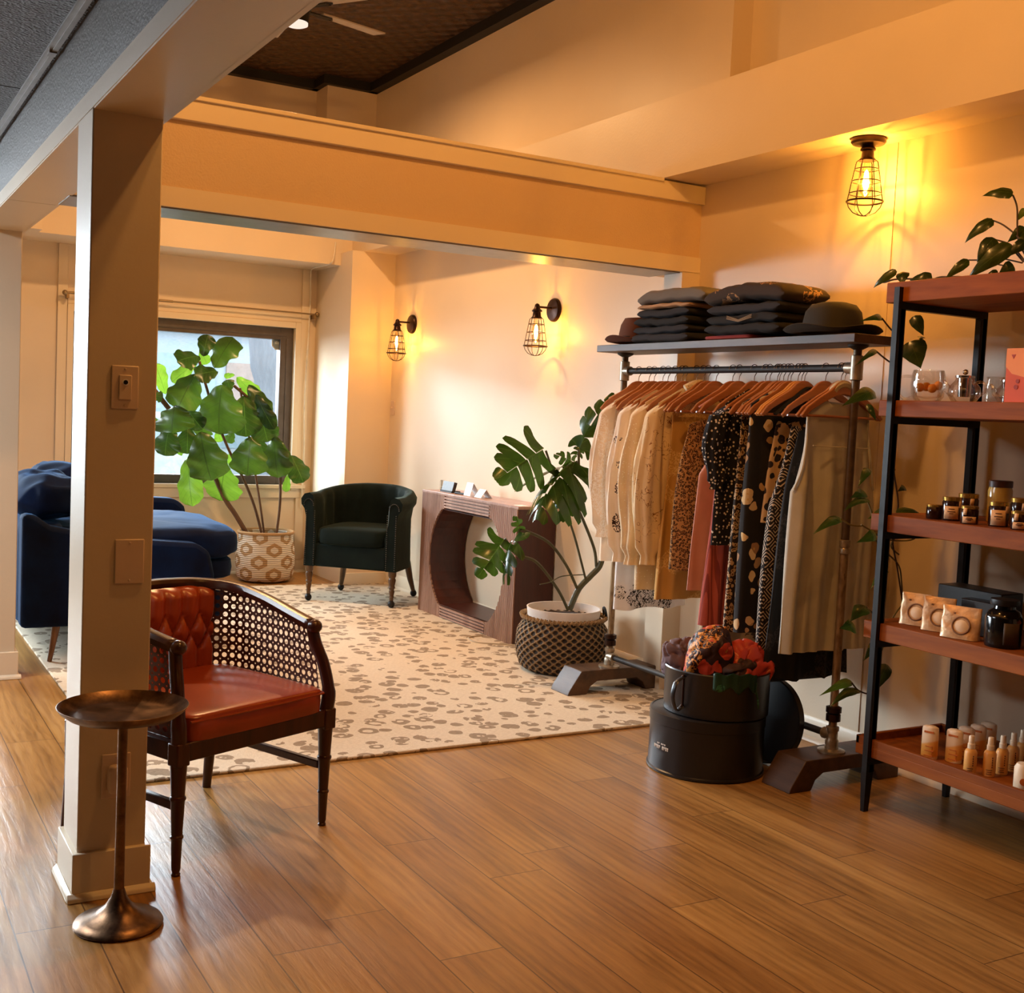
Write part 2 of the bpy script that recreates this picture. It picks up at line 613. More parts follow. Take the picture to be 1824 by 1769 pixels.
# the beam on posts that splits the room, its fascia and the tall wall above it
struct('ceiling_beam', G().box((0.60, -3, 2.19), (0.79, WY, 2.245)), M['post'], label='painted beam carried on the square posts')
struct('beam_panel', G().box((0.615, -3, 2.245), (0.79, WY, 2.6)), wall_mat('textured_shaded_panel', (104, 94, 86), 0.45, 0.6, 110))  # darkened to taupe to paint in the shade on this lamp-averted side
struct('trim_12', G().box((0.603, -3, 2.185), (0.786, 3.475, 2.191)).box((0.603, 3.482, 2.185), (0.786, 5.2, 2.191)).box((0.603, 5.207, 2.185), (0.786, 9.4, 2.191)), M['post'], smooth=False)
struct('trim_3', G().box((0.785, -3, 2.185), (0.80, WY, 2.24)), M['post'])
struct('wall_upper', G().box((0.64, -3, 2.6), (0.79, WY, ZT)), M['wall'])

def square_post(y0, y1):
    struct('support_post', G().box((0.60, y0, 0), (0.787, y1, 2.19)), M['post'], bevel=0.004)
    struct('trim_4', G().box((0.586, y0 - 0.014, 0), (0.801, y1 + 0.014, 0.135)).extr([(0.586, 0), (0.570, 0), (0.573, 0.012), (0.586, 0.024)], y0 - 0.016, y1 + 0.016).extr([(0.801, 0), (0.817, 0), (0.814, 0.012), (0.801, 0.024)], y0 - 0.016, y1 + 0.016).extr([(y0 - 0.014, 0), (y0 - 0.030, 0), (y0 - 0.027, 0.012), (y0 - 0.014, 0.024)], 0.572, 0.815, 'x'), M['trim'], bevel=0.003)
square_post(3.38, 3.60)
square_post(6.19, 6.40)

# soffits
g = G().box((SOF, -3, 2.637), (WX, WY, 3.03))
struct('soffit_right', g, M['wall'])
struct('soffit_back', G().box((0.79, 8.98, 2.54), (SOF, WY, 3.03)), M['wall'])
struct('trim_5', G().box((0.79, 8.62, 2.515), (1.22, 8.98, 2.60)), M['wall'])

# cross beam
g = G().box((0.79, 4.895, 2.19), (WX, 5.165, 2.60))
struct('cross_beam', g, M['beam_tex'])
struct('trim_6', G().box((0.79, 4.88, 2.188), (WX, 4.897, 2.268)), M['trim'])
g = G().box((0.79, 4.868, 2.537), (WX, 4.897, 2.628)).box((0.79, 4.855, 2.618), (SOF, 4.9, 2.636)).box((0.79, 4.885, 2.60), (SOF, 5.18, 2.634))
struct('trim_7', g, M['trim'], bevel=0.003)
struct('trim_8', G().box((0.79, 4.90, 2.182), (3.766, 5.165, 2.19)), M['steel'])
# pilaster under the cross beam, corner pier, upper pier
struct('wall_pilaster', G().box((3.766, 4.88, 0), (WX, 5.03, 2.19)), M['wall'])
struct('wall_pier', G().box((3.51, 8.73, 0), (WX, WY, 2.637)).box((3.45, 9.25, 2.637), (WX, WY, ZT)), M['wall'])
struct('trim_9', G().box((3.495, 8.66, 0), (WX, 8.73, 0.09)).box((3.498, 8.66, 0.09), (WX, 8.70, 0.10)), M['trim'])
# baseboards
def bb(name, lo, hi, ax):
    if ax == 'x':
        g = G().extr([(lo, 0), (lo - 0.014, 0), (lo - 0.014, 0.095), (lo - 0.006, 0.11), (lo, 0.11)], *hi).extr([(lo - 0.014, 0), (lo - 0.03, 0), (lo - 0.027, 0.012), (lo - 0.014, 0.022)], *hi)
    else:
        g = G().extr([(lo, 0), (lo - 0.014, 0), (lo - 0.014, 0.095), (lo - 0.006, 0.11), (lo, 0.11)], *hi, axis='x').extr([(lo - 0.014, 0), (lo - 0.03, 0), (lo - 0.027, 0.012), (lo - 0.014, 0.022)], *hi, axis='x')
    struct(name, g, M['trim'])
bb('baseboard_right', WX, (-3, 4.88), 'x')
bb('baseboard_bay', WX, (5.03, 8.66), 'x')
bb('baseboard_back', WY, (0.8, 3.5), 'y')
# wallboard joint on the right wall below the ceiling lamp, with a dark fixing hole
struct('trim_10', G().box((WX - 0.004, 3.60, 0.11), (WX, 3.62, 2.637)), M['wall'])

# window 1 : casing, sash, pane
x0, x1, z0, z1 = W1
g = G()
g.box((x0 - 0.115, WY - 0.02, 0.11), (x0 - 0.045, WY, 2.54))                 # tall batten on the left
g.box((x0 - 0.045, WY - 0.03, z0 - 0.05), (x0, WY, z1 + 0.05))
g.box((x1, WY - 0.03, z0 - 0.05), (x1 + 0.05, WY, z1 + 0.05))
g.box((x1 + 0.05, WY - 0.02, 0.11), (x1 + 0.125, WY, 2.54))
g.box((x0, WY - 0.03, z1), (x1, WY, z1 + 0.05))
g.box((x0 - 0.044, WY - 0.022, z1 + 0.0505), (x1 + 0.049, WY, z1 + 0.115))
g.box((x0 - 0.07, WY - 0.05, z0 - 0.03), (x1 + 0.12, WY + 0.05, z0))
g.box((x0 - 0.045, WY - 0.024, z0 - 0.11), (x1 + 0.1, WY, z0 - 0.03))
struct('trim_11', g, M['trim'], bevel=0.003)
g = G()
g.box((x0, WY + 0.03, z0), (x0 + 0.045, WY + 0.12, z1)).box((x1 - 0.11, WY + 0.03, z0), (x1, WY + 0.12, z1))
g.box((x0 + 0.045, WY + 0.03, z1 - 0.10), (x1 - 0.11, WY + 0.12, z1)).box((x0 + 0.045, WY + 0.03, z0), (x1 - 0.11, WY + 0.12, z0 + 0.07))
g.box((x1 - 0.06, WY + 0.022, z0), (x1 - 0.045, WY + 0.03, z1 - 0.09)).box((x0, WY + 0.022, z1 - 0.07), (x1 - 0.06, WY + 0.03, z1 - 0.05))
w = struct('window_1', g, M['window_frame'], bevel=0.003)
obj('pane', G().box((x0 + 0.045, WY + 0.07, z0 + 0.07), (x1 - 0.11, WY + 0.078, z1 - 0.10)), M['pane'], w, smooth=False)
# storefront window further along the same wall, behind the posts
x0, x1, z0, z1 = W2
g = G()
for a, b in ((x0, x0 + 0.06), (x1 - 0.06, x1), (-1.0, -0.94)):
    g.box((a, WY + 0.03, z0), (b, WY + 0.12, z1))
g.box((x0, WY + 0.03, z1 - 0.06), (x1, WY + 0.12, z1)).box((x0, WY + 0.03, z0), (x1, WY + 0.12, z0 + 0.06))
w = struct('window_2', g, M['window_frame'])
obj('pane', G().box((x0 + 0.05, WY + 0.07, z0 + 0.05), (x1 - 0.05, WY + 0.078, z1 - 0.05)), M['pane'], w, smooth=False)

# ---------------------------------------------------------------- the street outside
struct('street_ground', G().box((-10, WY + 0.2, -0.25), (22, 34, -0.15)), mat('pale_asphalt', (98, 102, 106), 0.9))
b = thing('street_building', 'pale blue grey building across the street seen through the window', 'building', (6, 22, -0.15))
mw_ = mat('pale_siding', (136, 148, 156), 0.9, stretch=(1, 1, 8))
obj('wall', G().box((-3, 21, -0.15), (9.2, 25, 3.2)), mw_, b)
obj('wall', G().box((-3.2, 20.8, 2.62), (9.4, 25, 2.9)), mat('siding_band', (112, 126, 136), 0.9), b)
gl = mat('street_window_glass', (110, 130, 142), 0.2)
for xa in (2.2, 4.6, 7.0):
    obj('window', G().box((xa, 20.95, 0.9), (xa + 1.3, 21.02, 2.2)), gl, b)
obj('door', G().box((6.1, 20.95, -0.15), (6.8, 21.02, 2.1)), mat('street_door', (128, 116, 110), 0.7), b)
b = thing('street_building', 'brick building with pale windows beyond the tree trunk', 'building', (10.6, 22, -0.15))
obj('wall', G().box((9.5, 20.5, -0.15), (16, 25, 4.4)), mat('pale_brick', (150, 130, 118), 0.9), b)
for xa in (9.9, 11.4):
    obj('window', G().box((xa, 20.44, 1.0), (xa + 0.9, 20.52, 2.4)), gl, b)
tr = thing('street_tree', 'large grey tree trunk on the pavement outside the window', 'tree', (4.5, 13.2, -0.15))
g = G()
g.tube(bez([(4.62, 13.2, -0.15), (4.52, 13.2, 0.9), (4.44, 13.2, 1.7), (4.36, 13.2, 2.5), (4.2, 13.2, 3.6)], 6), [0.36] + [0.30] * 6 + [0.27] * 6 + [0.30] * 6 + [0.26] * 6, 14)
obj('trunk', g, mat('grey_bark', (92, 100, 110), 0.95, bump=0.8, stretch=(1, 1, 0.2), scale=30), tr)
g = G().tube(bez([(4.40, 13.2, 1.95), (4.12, 13.2, 2.5), (3.7, 13.1, 3.3)], 6), 0.13, 10).tube(bez([(4.38, 13.2, 2.1), (4.8, 13.3, 2.8), (5.1, 13.3, 3.6)], 6), 0.12, 10)
obj('branch', g, bpy.data.materials['grey_bark'], tr)
cr = thing('parked_car', 'pale car parked on the street behind the fig leaves', 'car', (3.6, 14.6, -0.15))
g = G().extr([(1.7, 0.15), (5.7, 0.15), (5.75, 0.55), (5.4, 0.75), (4.8, 0.8), (4.3, 1.22), (2.9, 1.25), (2.3, 0.82), (1.8, 0.75), (1.65, 0.5)], 14.0, 15.6)
obj('body', g, mat('pale_car_paint', (140, 152, 160), 0.25), cr, bevel=0.05)
obj('side_window', G().extr([(2.55, 0.85), (4.5, 0.85), (4.2, 1.16), (3.0, 1.18)], 13.985, 13.998), mat('car_glass', (110, 130, 140), 0.15), cr)
for xa in (2.5, 4.9):
    obj('wheel', G().lathe([(0.02, 0), (0.30, 0), (0.32, 0.05), (0.32, 0.2), (0.02, 0.2)], (xa, 14.18, 0.17), 24, axis=(0, -1, 0)), mat('tyre', (60, 62, 66), 0.8), cr)

# security sticker on the pane
st = thing('window_sticker', 'small octagonal sticker in the upper right corner of the window pane', 'sticker', (3.12, WY + 0.066, 1.83))
c = at(495, 612, 'y', WY + 0.066)
o8 = [(c.x + 0.058 * cos(pi / 8 + i * pi / 4), c.z + 0.058 * sin(pi / 8 + i * pi / 4)) for i in range(8)]
i8 = [(c.x + 0.048 * cos(pi / 8 + i * pi / 4), c.z + 0.048 * sin(pi / 8 + i * pi / 4)) for i in range(8)]
wht = mat('sticker_white', (196, 204, 206), 0.6)
obj('backing', G().extr(o8, WY + 0.067, WY + 0.0698), wht, st)
gry = mat('sticker_grey', (128, 140, 150), 0.6)
obj('emblem', G().extr(i8, WY + 0.0655, WY + 0.067), gry, st)
g = G()
for xx, hh in ((-0.026, 0.02), (-0.014, 0.026), (-0.001, 0.02), (0.012, 0.026), (0.024, 0.02)):
    g.box((c.x + xx, WY + 0.064, c.z - 0.006), (c.x + xx + 0.007, WY + 0.0655, c.z - 0.006 + hh))
obj('mark', g, wht, st)

# curtain rod and the white cord in the corner
rd = thing('curtain_rod', 'thin bare curtain rod mounted above the window', 'curtain rod', (2.45, 9.42, 2.17))
brass = mat('dull_brass_rod', (150, 126, 92), 0.35, 0.7)
obj('rod', G().tube([(1.50, 9.42, 2.172), (2.3, 9.42, 2.172)], 0.010, 10).tube([(2.3, 9.42, 2.172), (3.50, 9.42, 2.168)], 0.007, 10), brass, rd)
for xx in (1.50, 3.49):
    obj('finial', G().ball((xx, 9.42, 2.17), 0.02), brass, rd)
    obj('bracket', G().box((xx + (0.012 if xx < 2 else -0.03), 9.41, 2.13), (xx + (0.03 if xx < 2 else -0.012), 9.50, 2.165)), brass, rd)
p = bez([(3.46, 8.975, 2.72), (3.45, 8.97, 2.62), (3.42, 8.97, 2.545), (3.40, 9.3, 2.53), (3.435, 9.45, 2.48), (3.44, 9.455, 2.2), (3.42, 9.455, 1.5), (3.43, 9.455, 1.0), (3.42, 9.455, 0.55)], 8)
tag(obj('power_cord', G().tube(p, 0.006, 6), mat('white_cord', (225, 215, 198), 0.5)), 'thin white cord running down the corner right of the window', 'cord')

# ================================================================ RUG
RZ = 0.013
g = G()
xa, xb, ya, yb = 0.955, 3.84, 4.335, 8.74
nx, ny = 2, 2
g.box((xa, ya, 0), (xb, yb, RZ))
tag(obj('area_rug', g, M['rug'], bevel=0.005, origin=(2.1, 6.3, 0)), 'large cream rug with taupe leopard spots under the seating corner', 'rug')

# ================================================================ SWITCH PLATES
def plate(name, label, cx, cz, w, h, y=3.38):
    o = thing(name, label, 'wall plate', (cx, y, cz - h / 2))
    g = G().extr([(cx - w / 2, cz - h / 2), (cx + w / 2, cz - h / 2), (cx + w / 2, cz + h / 2), (cx - w / 2, cz + h / 2)], y - 0.006, y)
    obj('plate', g, M['plate'], o, bevel=0.004)
    g = G()
    for s in (-1, 1):
        g.lathe([(0.001, 0), (0.0035, 0), (0.003, 0.0015), (0.001, 0.002)], (cx, y - 0.006, cz + s * h * 0.42), 10, axis=(0, -1, 0))
    obj('screw', g, M['plate'], o)
    return o
c = at(222, 690, 'y', 3.38)
o = plate('dimmer_switch', 'ivory dimmer switch plate with a dark button high on the front post', c.x, c.z, 0.074, 0.120)
obj('rocker', G().box((c.x - 0.017, 3.368, c.z - 0.034), (c.x + 0.017, 3.375, c.z + 0.034)), M['plate'], o, bevel=0.002)
obj('collar', G().lathe([(0.009, 0), (0.0095, 0.001)], (c.x, 3.368, c.z + 0.014), 20, axis=(0, -1, 0)), mat('pale_ring', (230, 224, 220), 0.4), o)
obj('sensor_button', G().lathe([(0.006, 0), (0.006, 0.002)], (c.x, 3.3672, c.z + 0.014), 16, axis=(0, -1, 0)), mat('sensor_black', (14, 12, 14), 0.3), o, label='dark round button')
c = at(230, 1000, 'y', 3.38)
plate('blank_plate', 'plain ivory cover plate halfway up the front post', c.x, c.z, 0.080, 0.126)
c = at(206, 1381, 'y', 3.38)
o = plate('outlet_plate', 'ivory outlet plate with a rounded plug-in unit low on the front post', c.x, c.z, 0.080, 0.128)
obj('plug_unit', G().soft((c.x + 0.002, 3.362, c.z - 0.006), (0.055, 0.036, 0.082), 0.45), M['plate'], o)
c = at(700, 727, 'x', WX)
o = thing('light_switch', 'small ivory toggle switch on the wall beneath the far sconce', 'light switch', (WX, c.y, c.z - 0.058))
obj('plate', G().box((WX - 0.006, c.y - 0.036, c.z - 0.058), (WX, c.y + 0.036, c.z + 0.058)), M['plate'], o, bevel=0.003)
obj('toggle', G().box((WX - 0.018, c.y - 0.005, c.z - 0.004), (WX - 0.006, c.y + 0.005, c.z + 0.012)), M['plate'], o)
c = at(1022, 1050, 'x', WX)
o = thing('wall_outlet', 'ivory wall outlet behind the monstera near the console', 'wall outlet', (WX, c.y, 0.30))
obj('plate', G().box((WX - 0.006, c.y - 0.036, 0.30), (WX, c.y + 0.036, 0.416)), M['plate'], o, bevel=0.003)
obj('socket', G().box((WX - 0.009, c.y - 0.017, 0.325), (WX - 0.006, c.y + 0.017, 0.352)).box((WX - 0.009, c.y - 0.017, 0.366), (WX - 0.006, c.y + 0.017, 0.393)), M['plate'], o)

# ================================================================ SIDE TABLE
t_m = NT('antiqued_bronze')
v = t_m.coord('Object')
nz = t_m.noise(v, 22.0, 5, 0.6)
M['antique'] = t_m.surf(t_m.bsdf(t_m.ramp(nz, [(0.3, lin(74, 54, 40)), (0.6, lin(124, 94, 68)), (0.8, lin(150, 120, 90))]), t_m.math('ADD', 0.22, t_m.math('MULTIPLY', nz, 0.25)), 0.85, nz, 0.15, 0.004))
tx, ty = 0.674, 3.175
tb = thing('side_table', 'small bronze tray-top martini table standing in front of the post', 'side table', (tx, ty, 0))
g = G().lathe([(0.001, 0), (0.114, 0), (0.117, 0.006), (0.113, 0.013), (0.09, 0.022), (0.06, 0.036), (0.035, 0.055), (0.021, 0.078), (0.014, 0.10)], (tx, ty, 0), 48)
obj('base', g, M['antique'], tb)
obj('stem', G().lathe([(0.0135, 0.095), (0.0125, 0.30), (0.0125, 0.555), (0.03, 0.565), (0.03, 0.572)], (tx, ty, 0), 20), M['antique'], tb)
g = G()
N = 160
rows = []
for r, z, rib in ((0.001, 0.575, 0), (0.04, 0.5755, 0), (0.12, 0.577, 0), (0.136, 0.579, 0.0018), (0.158, 0.593, 0.0022), (0.167, 0.601, 0), (0.169, 0.600, 0), (0.160, 0.588, 0), (0.14, 0.573, 0), (0.05, 0.569, 0), (0.001, 0.569, 0)):
    rows.append([Vector((tx + r * cos(2 * pi * i / N), ty + r * sin(2 * pi * i / N), z + rib * (1 if i % 2 else -1))) for i in range(N)])
g.rings(rows, False)
obj('tray', g, M['antique'], tb, ang=60)

# ================================================================ CANE BARREL CHAIR
M['mahogany'] = wood('dark_mahogany', (38, 16, 10), (72, 32, 20), 8, 'z', 0.28, 0.08)
t_m = NT('burnt_orange_leather')
v = t_m.coord('Object')
nz = t_m.noise(v, 5.0, 4)
M['leather'] = t_m.surf(t_m.bsdf(t_m.ramp(nz, [(0.3, lin(140, 52, 18)), (0.7, lin(172, 68, 26))]), t_m.math('ADD', 0.25, t_m.math('MULTIPLY', nz, 0.12)), 0, t_m.noise(v, 160.0, 3), 0.12, 0.002, Specular_IOR_Level=0.55))
ch = thing('cane_armchair', 'barrel armchair with orange leather seat, tufted back and cane sides beside the post', 'armchair', (1.056, 3.823, 0), radians(23.4))
fleg = [(0.001, 0), (0.013, 0), (0.014, 0.006), (0.011, 0.010), (0.0135, 0.02), (0.0165, 0.112), (0.020, 0.116), (0.020, 0.121), (0.0165, 0.125), (0.021, 0.228), (0.0245, 0.233), (0.0245, 0.239), (0.0205, 0.244), (0.025, 0.335), (0.025, 0.36), (0.001, 0.36)]
for sx in (-1, 1):
    obj('leg', G().lathe(fleg, (sx * 0.30, -0.285, 0), 18), M['mahogany'], ch, local=True)
    obj('leg', G().tube([(sx * 0.285, 0.285, 0.36), (sx * 0.285, 0.285, 0.18), (sx * 0.288, 0.305, 0.0)], [0.023, 0.021, 0.016], 10), M['mahogany'], ch, local=True)
    obj('stretcher', G().box((sx * 0.295 - 0.011, -0.27, 0.195), (sx * 0.295 + 0.011, 0.28, 0.222)), M['mahogany'], ch, local=True, bevel=0.004)
g = G().box((-0.325, -0.31, 0.335), (-0.277, -0.262, 0.405)).box((0.277, -0.31, 0.335), (0.325, -0.262, 0.405))
g.box((-0.28, -0.305, 0.345), (0.28, -0.278, 0.402)).box((-0.315, -0.27, 0.345), (-0.288, 0.27, 0.402)).box((0.288, -0.27, 0.345), (0.315, 0.27, 0.402)).box((-0.30, 0.265, 0.345), (0.30, 0.30, 0.402)).box((-0.28, -0.28, 0.375), (0.28, 0.27, 0.40))
obj('seat_frame', g, M['mahogany'], ch, local=True, bevel=0.005)
g = G().soft((0, -0.035, 0.437), (0.560, 0.545, 0.088), 0.16, 40, 14, bulge=0.08)
sc = obj('seat_cushion', g, M['leather'], ch, local=True)
g = G()
for z in (0.462,):
    g.tube([(-0.272, -0.300, z), (-0.1, -0.308, z), (0.1, -0.308, z), (0.272, -0.300, z), (0.279, -0.28, z), (0.279, 0.1, z)], 0.004, 6)
obj('piping', g, M['leather'], sc, local=True)
half = [(0.278, -0.235, 0.680), (0.292, -0.12, 0.700), (0.302, 0.04, 0.733), (0.285, 0.18, 0.757), (0.20, 0.275, 0.768), (0.08, 0.305, 0.772)]
path = bez([(-x, y, z) for x, y, z in half] + [(0, 0.308, 0.772)] + half[::-1], 6)
g = G()
rows = []
n = len(path)
for i, p in enumerate(path):
    tt = (path[min(i + 1, n - 1)] - path[max(i - 1, 0)]).normalized()
    o_ = Vector((tt.y, -tt.x, 0)).normalized()
    up = o_.cross(tt).normalized()
    if up.z < 0: up = -up
    e = 0.6 if i in (0, n - 1) else 1.0
    rows.append([p + o_ * (a * e) + up * (b * e) for a, b in ((-0.022, -0.014), (-0.024, 0.004), (-0.016, 0.016), (0.0, 0.020), (0.016, 0.016), (0.024, 0.004), (0.022, -0.014), (0.0, -0.02))])
g.rings(rows)
obj('top_rail', g, M['mahogany'], ch, local=True)
for sx in (-1, 1):
    pts = bez([(sx * 0.301, -0.286, 0.40), (sx * 0.306, -0.288, 0.46), (sx * 0.298, -0.268, 0.55), (sx * 0.285, -0.24, 0.62), (sx * 0.279, -0.228, 0.672)], 5)
    g = G().tube(pts, [0.024] * 6 + [0.021] * 15, 10)
    g.ball((sx * 0.278, -0.240, 0.678), 0.026, sc=(1, 1, 0.9))
    obj('arm_post', g, M['mahogany'], ch, local=True)
    # cane side, from the arm post round to the back cushion
    hp = [(sx * 0.276, -0.238), (sx * 0.290, -0.12), (sx * 0.299, 0.03), (sx * 0.283, 0.17), (sx * 0.215, 0.262)]
    zt = [0.675, 0.695, 0.725, 0.748, 0.757]
    top = bez([(x, y, z) for (x, y), z in zip(hp, zt)], 6)
    low = bez([(x, y - 0.045 * (1 - k / 4) ** 2, 0.405) for k, (x, y) in enumerate(hp)], 6)
    g = G()
    S = 0.0
    rows, uvs = [], []
    for i in range(len(top)):
        if i: S += (top[i] - top[i - 1]).length
        rows.append([low[i].lerp(top[i], k / 6) for k in range(7)])
        uvs += [(S / 0.0205, (low[i].lerp(top[i], k / 6)).z / 0.0205) for k in range(7)]
    g.grid(rows)
    for i, q in enumerate(uvs): g.uv[i] = (q[0] * 0.70, q[1] * 0.70)
    if 'cane' not in M: M['cane'] = cane_mat()
    obj('cane_panel', g, M['cane'], ch, local=True, label='dark woven cane side panel')
# back frame behind the cushion, then the tufted cushion
obj('back_frame', G().box((-0.215, 0.272, 0.40), (0.215, 0.288, 0.75)), M['mahogany'], ch, local=True)
g = G()
rows = []
nu, nv = 64, 44
for j in range(nv + 1):
    z = 0.445 + 0.318 * j / nv
    zc = min(max(z, 0.538), 0.674)
    row = []
    for i in range(nu + 1):
        x = -0.255 + 0.510 * i / nu
        a = x / 0.072 + (zc - 0.47) / 0.136
        b = x / 0.072 - (zc - 0.47) / 0.136
        ed = min(1.0, min((x + 0.255), (0.255 - x), (z - 0.445), (0.763 - z)) / 0.03)
        tuft = min(abs(sin(pi * a)), abs(sin(pi * b))) ** 0.6
        dpt = (0.020 + 0.032 * tuft) * ed ** 0.5
        yy = 0.270 - dpt - 0.10 * max(0, abs(x) - 0.12) ** 1.0 * 0.35
        row.append(Vector((x, yy, z)))
    rows.append(row)
g.grid(rows)
g.box((-0.205, 0.262, 0.446), (0.205, 0.271, 0.76))
bc = obj('back_cushion', g, M['leather'], ch, local=True, ang=75)
g = G()
for m_ in range(-8, 9):
    for n_ in range(-8, 9):
        x = 0.036 * (m_ + n_); z = 0.47 + 0.068 * (m_ - n_)
        if abs(x) < 0.23 and 0.49 < z < 0.69:
            g.ball((x, 0.246 - 0.035 * max(0, abs(x) - 0.12), z), 0.0065, 8, 6, (1, 0.6, 1))
obj('tufting_buttons', g, M['leather'], bc, local=True)

# ================================================================ BLUE SOFA
def velvet(name, dark, light, sheen=(60, 120, 180)):
    t = NT(name)
    v = t.coord('Object')
    nz = t.noise(v, 4.0, 4, 0.6)
    col = t.ramp(nz, [(0.3, lin(*dark)), (0.7, lin(*light))])
    nd = t.n('BsdfPrincipled', Base_Color=col, Roughness=0.85)
    nd.inputs['Sheen Weight'].default_value = 0.4
    nd.inputs['Sheen Roughness'].default_value = 0.35
    nd.inputs['Sheen Tint'].default_value = lin(*sheen)
    nd.inputs['Specular IOR Level'].default_value = 0.15
    b = t.n('Bump', Strength=0.2, Distance=0.01, Height=t.noise(v, 14.0, 3))
    t.t.links.new(b.outputs[0], nd.inputs['Normal'])
    return t.surf(nd.outputs[0])
M['blue'] = velvet('navy_blue_velvet', (4, 9, 32), (7, 30, 68), (40, 110, 170))
so = thing('velvet_sofa', 'navy blue velvet sofa in the window corner behind the post', 'sofa', (1.4, 7.2, 0))
def arm(y0, y1, xr, zr):
    pr = [(0.84, 0.20), (xr, 0.20), (xr + 0.01, 0.45), (xr - 0.02, zr - 0.05), (xr - 0.09, zr), (1.35, zr + 0.03), (1.12, zr + 0.07), (0.98, zr + 0.10), (0.90, zr + 0.16), (0.84, zr + 0.16)]
    return G().extr(pr, y0, y1)
obj('arm', arm(6.42, 6.56, 1.83, 0.63), M['blue'], so, bevel=0.025)
obj('arm', arm(7.86, 8.02, 2.06, 0.755), M['blue'], so, bevel=0.03)
obj('base', G().box((0.86, 6.5, 0.20), (1.92, 7.9, 0.40)), M['blue'], so, bevel=0.02)
obj('back', G().soft((0.95, 7.22, 0.47), (0.24, 1.44, 0.54), 0.2), M['blue'], so)
obj('seat_cushion', G().soft((1.52, 7.22, 0.455), (1.04, 1.26, 0.13), 0.3, 30, 12, bulge=0.1), M['blue'], so)
obj('seat_cushion', G().soft((1.54, 7.22, 0.60), (1.08, 1.28, 0.18), 0.35, 48, 20, bulge=0.15, nz=0.02, ns=7), M['blue'], so)
wl = wood('walnut_leg', (86, 56, 34), (140, 96, 58), 9, 'z', 0.4)
for xx, yy, dx in ((1.02, 6.47, -0.03), (1.78, 6.50, 0.03), (1.02, 7.92, -0.03), (1.95, 7.92, 0.03)):
    obj('leg', G().tube([(xx, yy, 0.20), (xx + dx, yy, RZ)], [0.021, 0.012], 10), wl, so)
tag(obj('sofa_pillow', G().soft((1.02, 6.93, 0.852), (0.36, 0.72, 0.25), 0.75, 60, 34, nz=0.035, ns=8, seed=3), M['blue']), 'puffy blue velvet pillow lying along the near arm of the sofa', 'pillow')
tag(obj('sofa_pillow', G().soft((1.17, 7.55, 0.85), (0.30, 0.50, 0.30), 0.7, 60, 34, nz=0.035, ns=8, seed=5), M['blue']), 'second blue velvet pillow further from the near sofa arm', 'pillow')

# ================================================================ GREEN TUB ARMCHAIR
M['green'] = velvet('dark_green_velvet', (10, 18, 16), (20, 32, 28), (120, 140, 125))
gc = thing('tub_armchair', 'dark green velvet tub armchair with rolled arms in front of the corner pier', 'armchair', (3.385, 7.975, 0), radians(-43.5))
pp = [(-0.27, -0.30 + 0.30 * i / 6) for i in range(6)] + [(-0.27 * cos(pi * i / 28), 0.27 * sin(pi * i / 28)) for i in range(29)] + [(0.27, -0.05 * i) for i in range(1, 7)]
rows = []
n = len(pp)
for i, (px, py) in enumerate(pp):
    a = Vector(pp[max(i - 1, 0)]); b = Vector(pp[min(i + 1, n - 1)])
    tg = (b - a).normalized()
    out = Vector((-tg.y, tg.x))
    if out.dot(Vector((px, py)) - Vector((0, -0.05))) < 0: out = -out
    back = max(0.0, min(1.0, (py + 0.1) / 0.36))
    top = 0.795 + 0.055 * back
    th = 1 - 0.25 * back
    chn = 0.030 * abs(cos(pi * (i - n / 2) / 4.0)) ** 3
    sec = [(0.0, 0.30), (-0.012, 0.50), (-0.012 + chn, 0.60), (-0.008 + chn, 0.70), (0.0 + chn * 0.7, top - 0.05), (0.016 + chn * 0.3, top - 0.018), (0.050, top), (0.088, top - 0.010), (0.112, top - 0.045), (0.108, top - 0.085), (0.085, top - 0.115), (0.070, 0.62), (0.072, 0.45), (0.078, 0.27), (0.0, 0.27)]
    rows.append([Vector((px + out.x * u * th, py + out.y * u * th, z)) for u, z in sec])
obj('shell', G().rings(rows), M['green'], gc, local=True, ang=60)
obj('apron', G().box((-0.272, -0.295, 0.27), (0.272, -0.20, 0.435)).box((-0.28, -0.25, 0.27), (0.28, 0.22, 0.33)), M['green'], gc, local=True, bevel=0.012)
obj('seat_cushion', G().soft((0, -0.03, 0.49), (0.535, 0.57, 0.125), 0.3, 36, 14, bulge=0.22), M['green'], gc, local=True)
g = G()
for sx in (-1, 1):
    for k in range(26):
        z = 0.285 + 0.38 * k / 25
        for u in (0.274, 0.338):
            g.ball((sx * u, -0.302, z), 0.0042, 6, 4)
    for k in range(12):
        a = pi * k / 11
        g.ball((sx * (0.322 + 0.036 * cos(a)), -0.302, 0.705 + 0.045 * sin(a)), 0.0042, 6, 4)
obj('nailhead_trim', g, mat('dull_nailheads', (120, 110, 96), 0.3, 0.9), gc, local=True)
lg = wood('turned_oak', (58, 38, 20), (104, 72, 38), 10, 'z', 0.3)
turn = [(0.001, 0.05), (0.012, 0.05), (0.015, 0.085), (0.019, 0.09), (0.015, 0.10), (0.021, 0.13), (0.017, 0.14), (0.024, 0.16), (0.020, 0.17), (0.028, 0.21), (0.022, 0.225), (0.029, 0.24), (0.029, 0.275), (0.001, 0.275)]
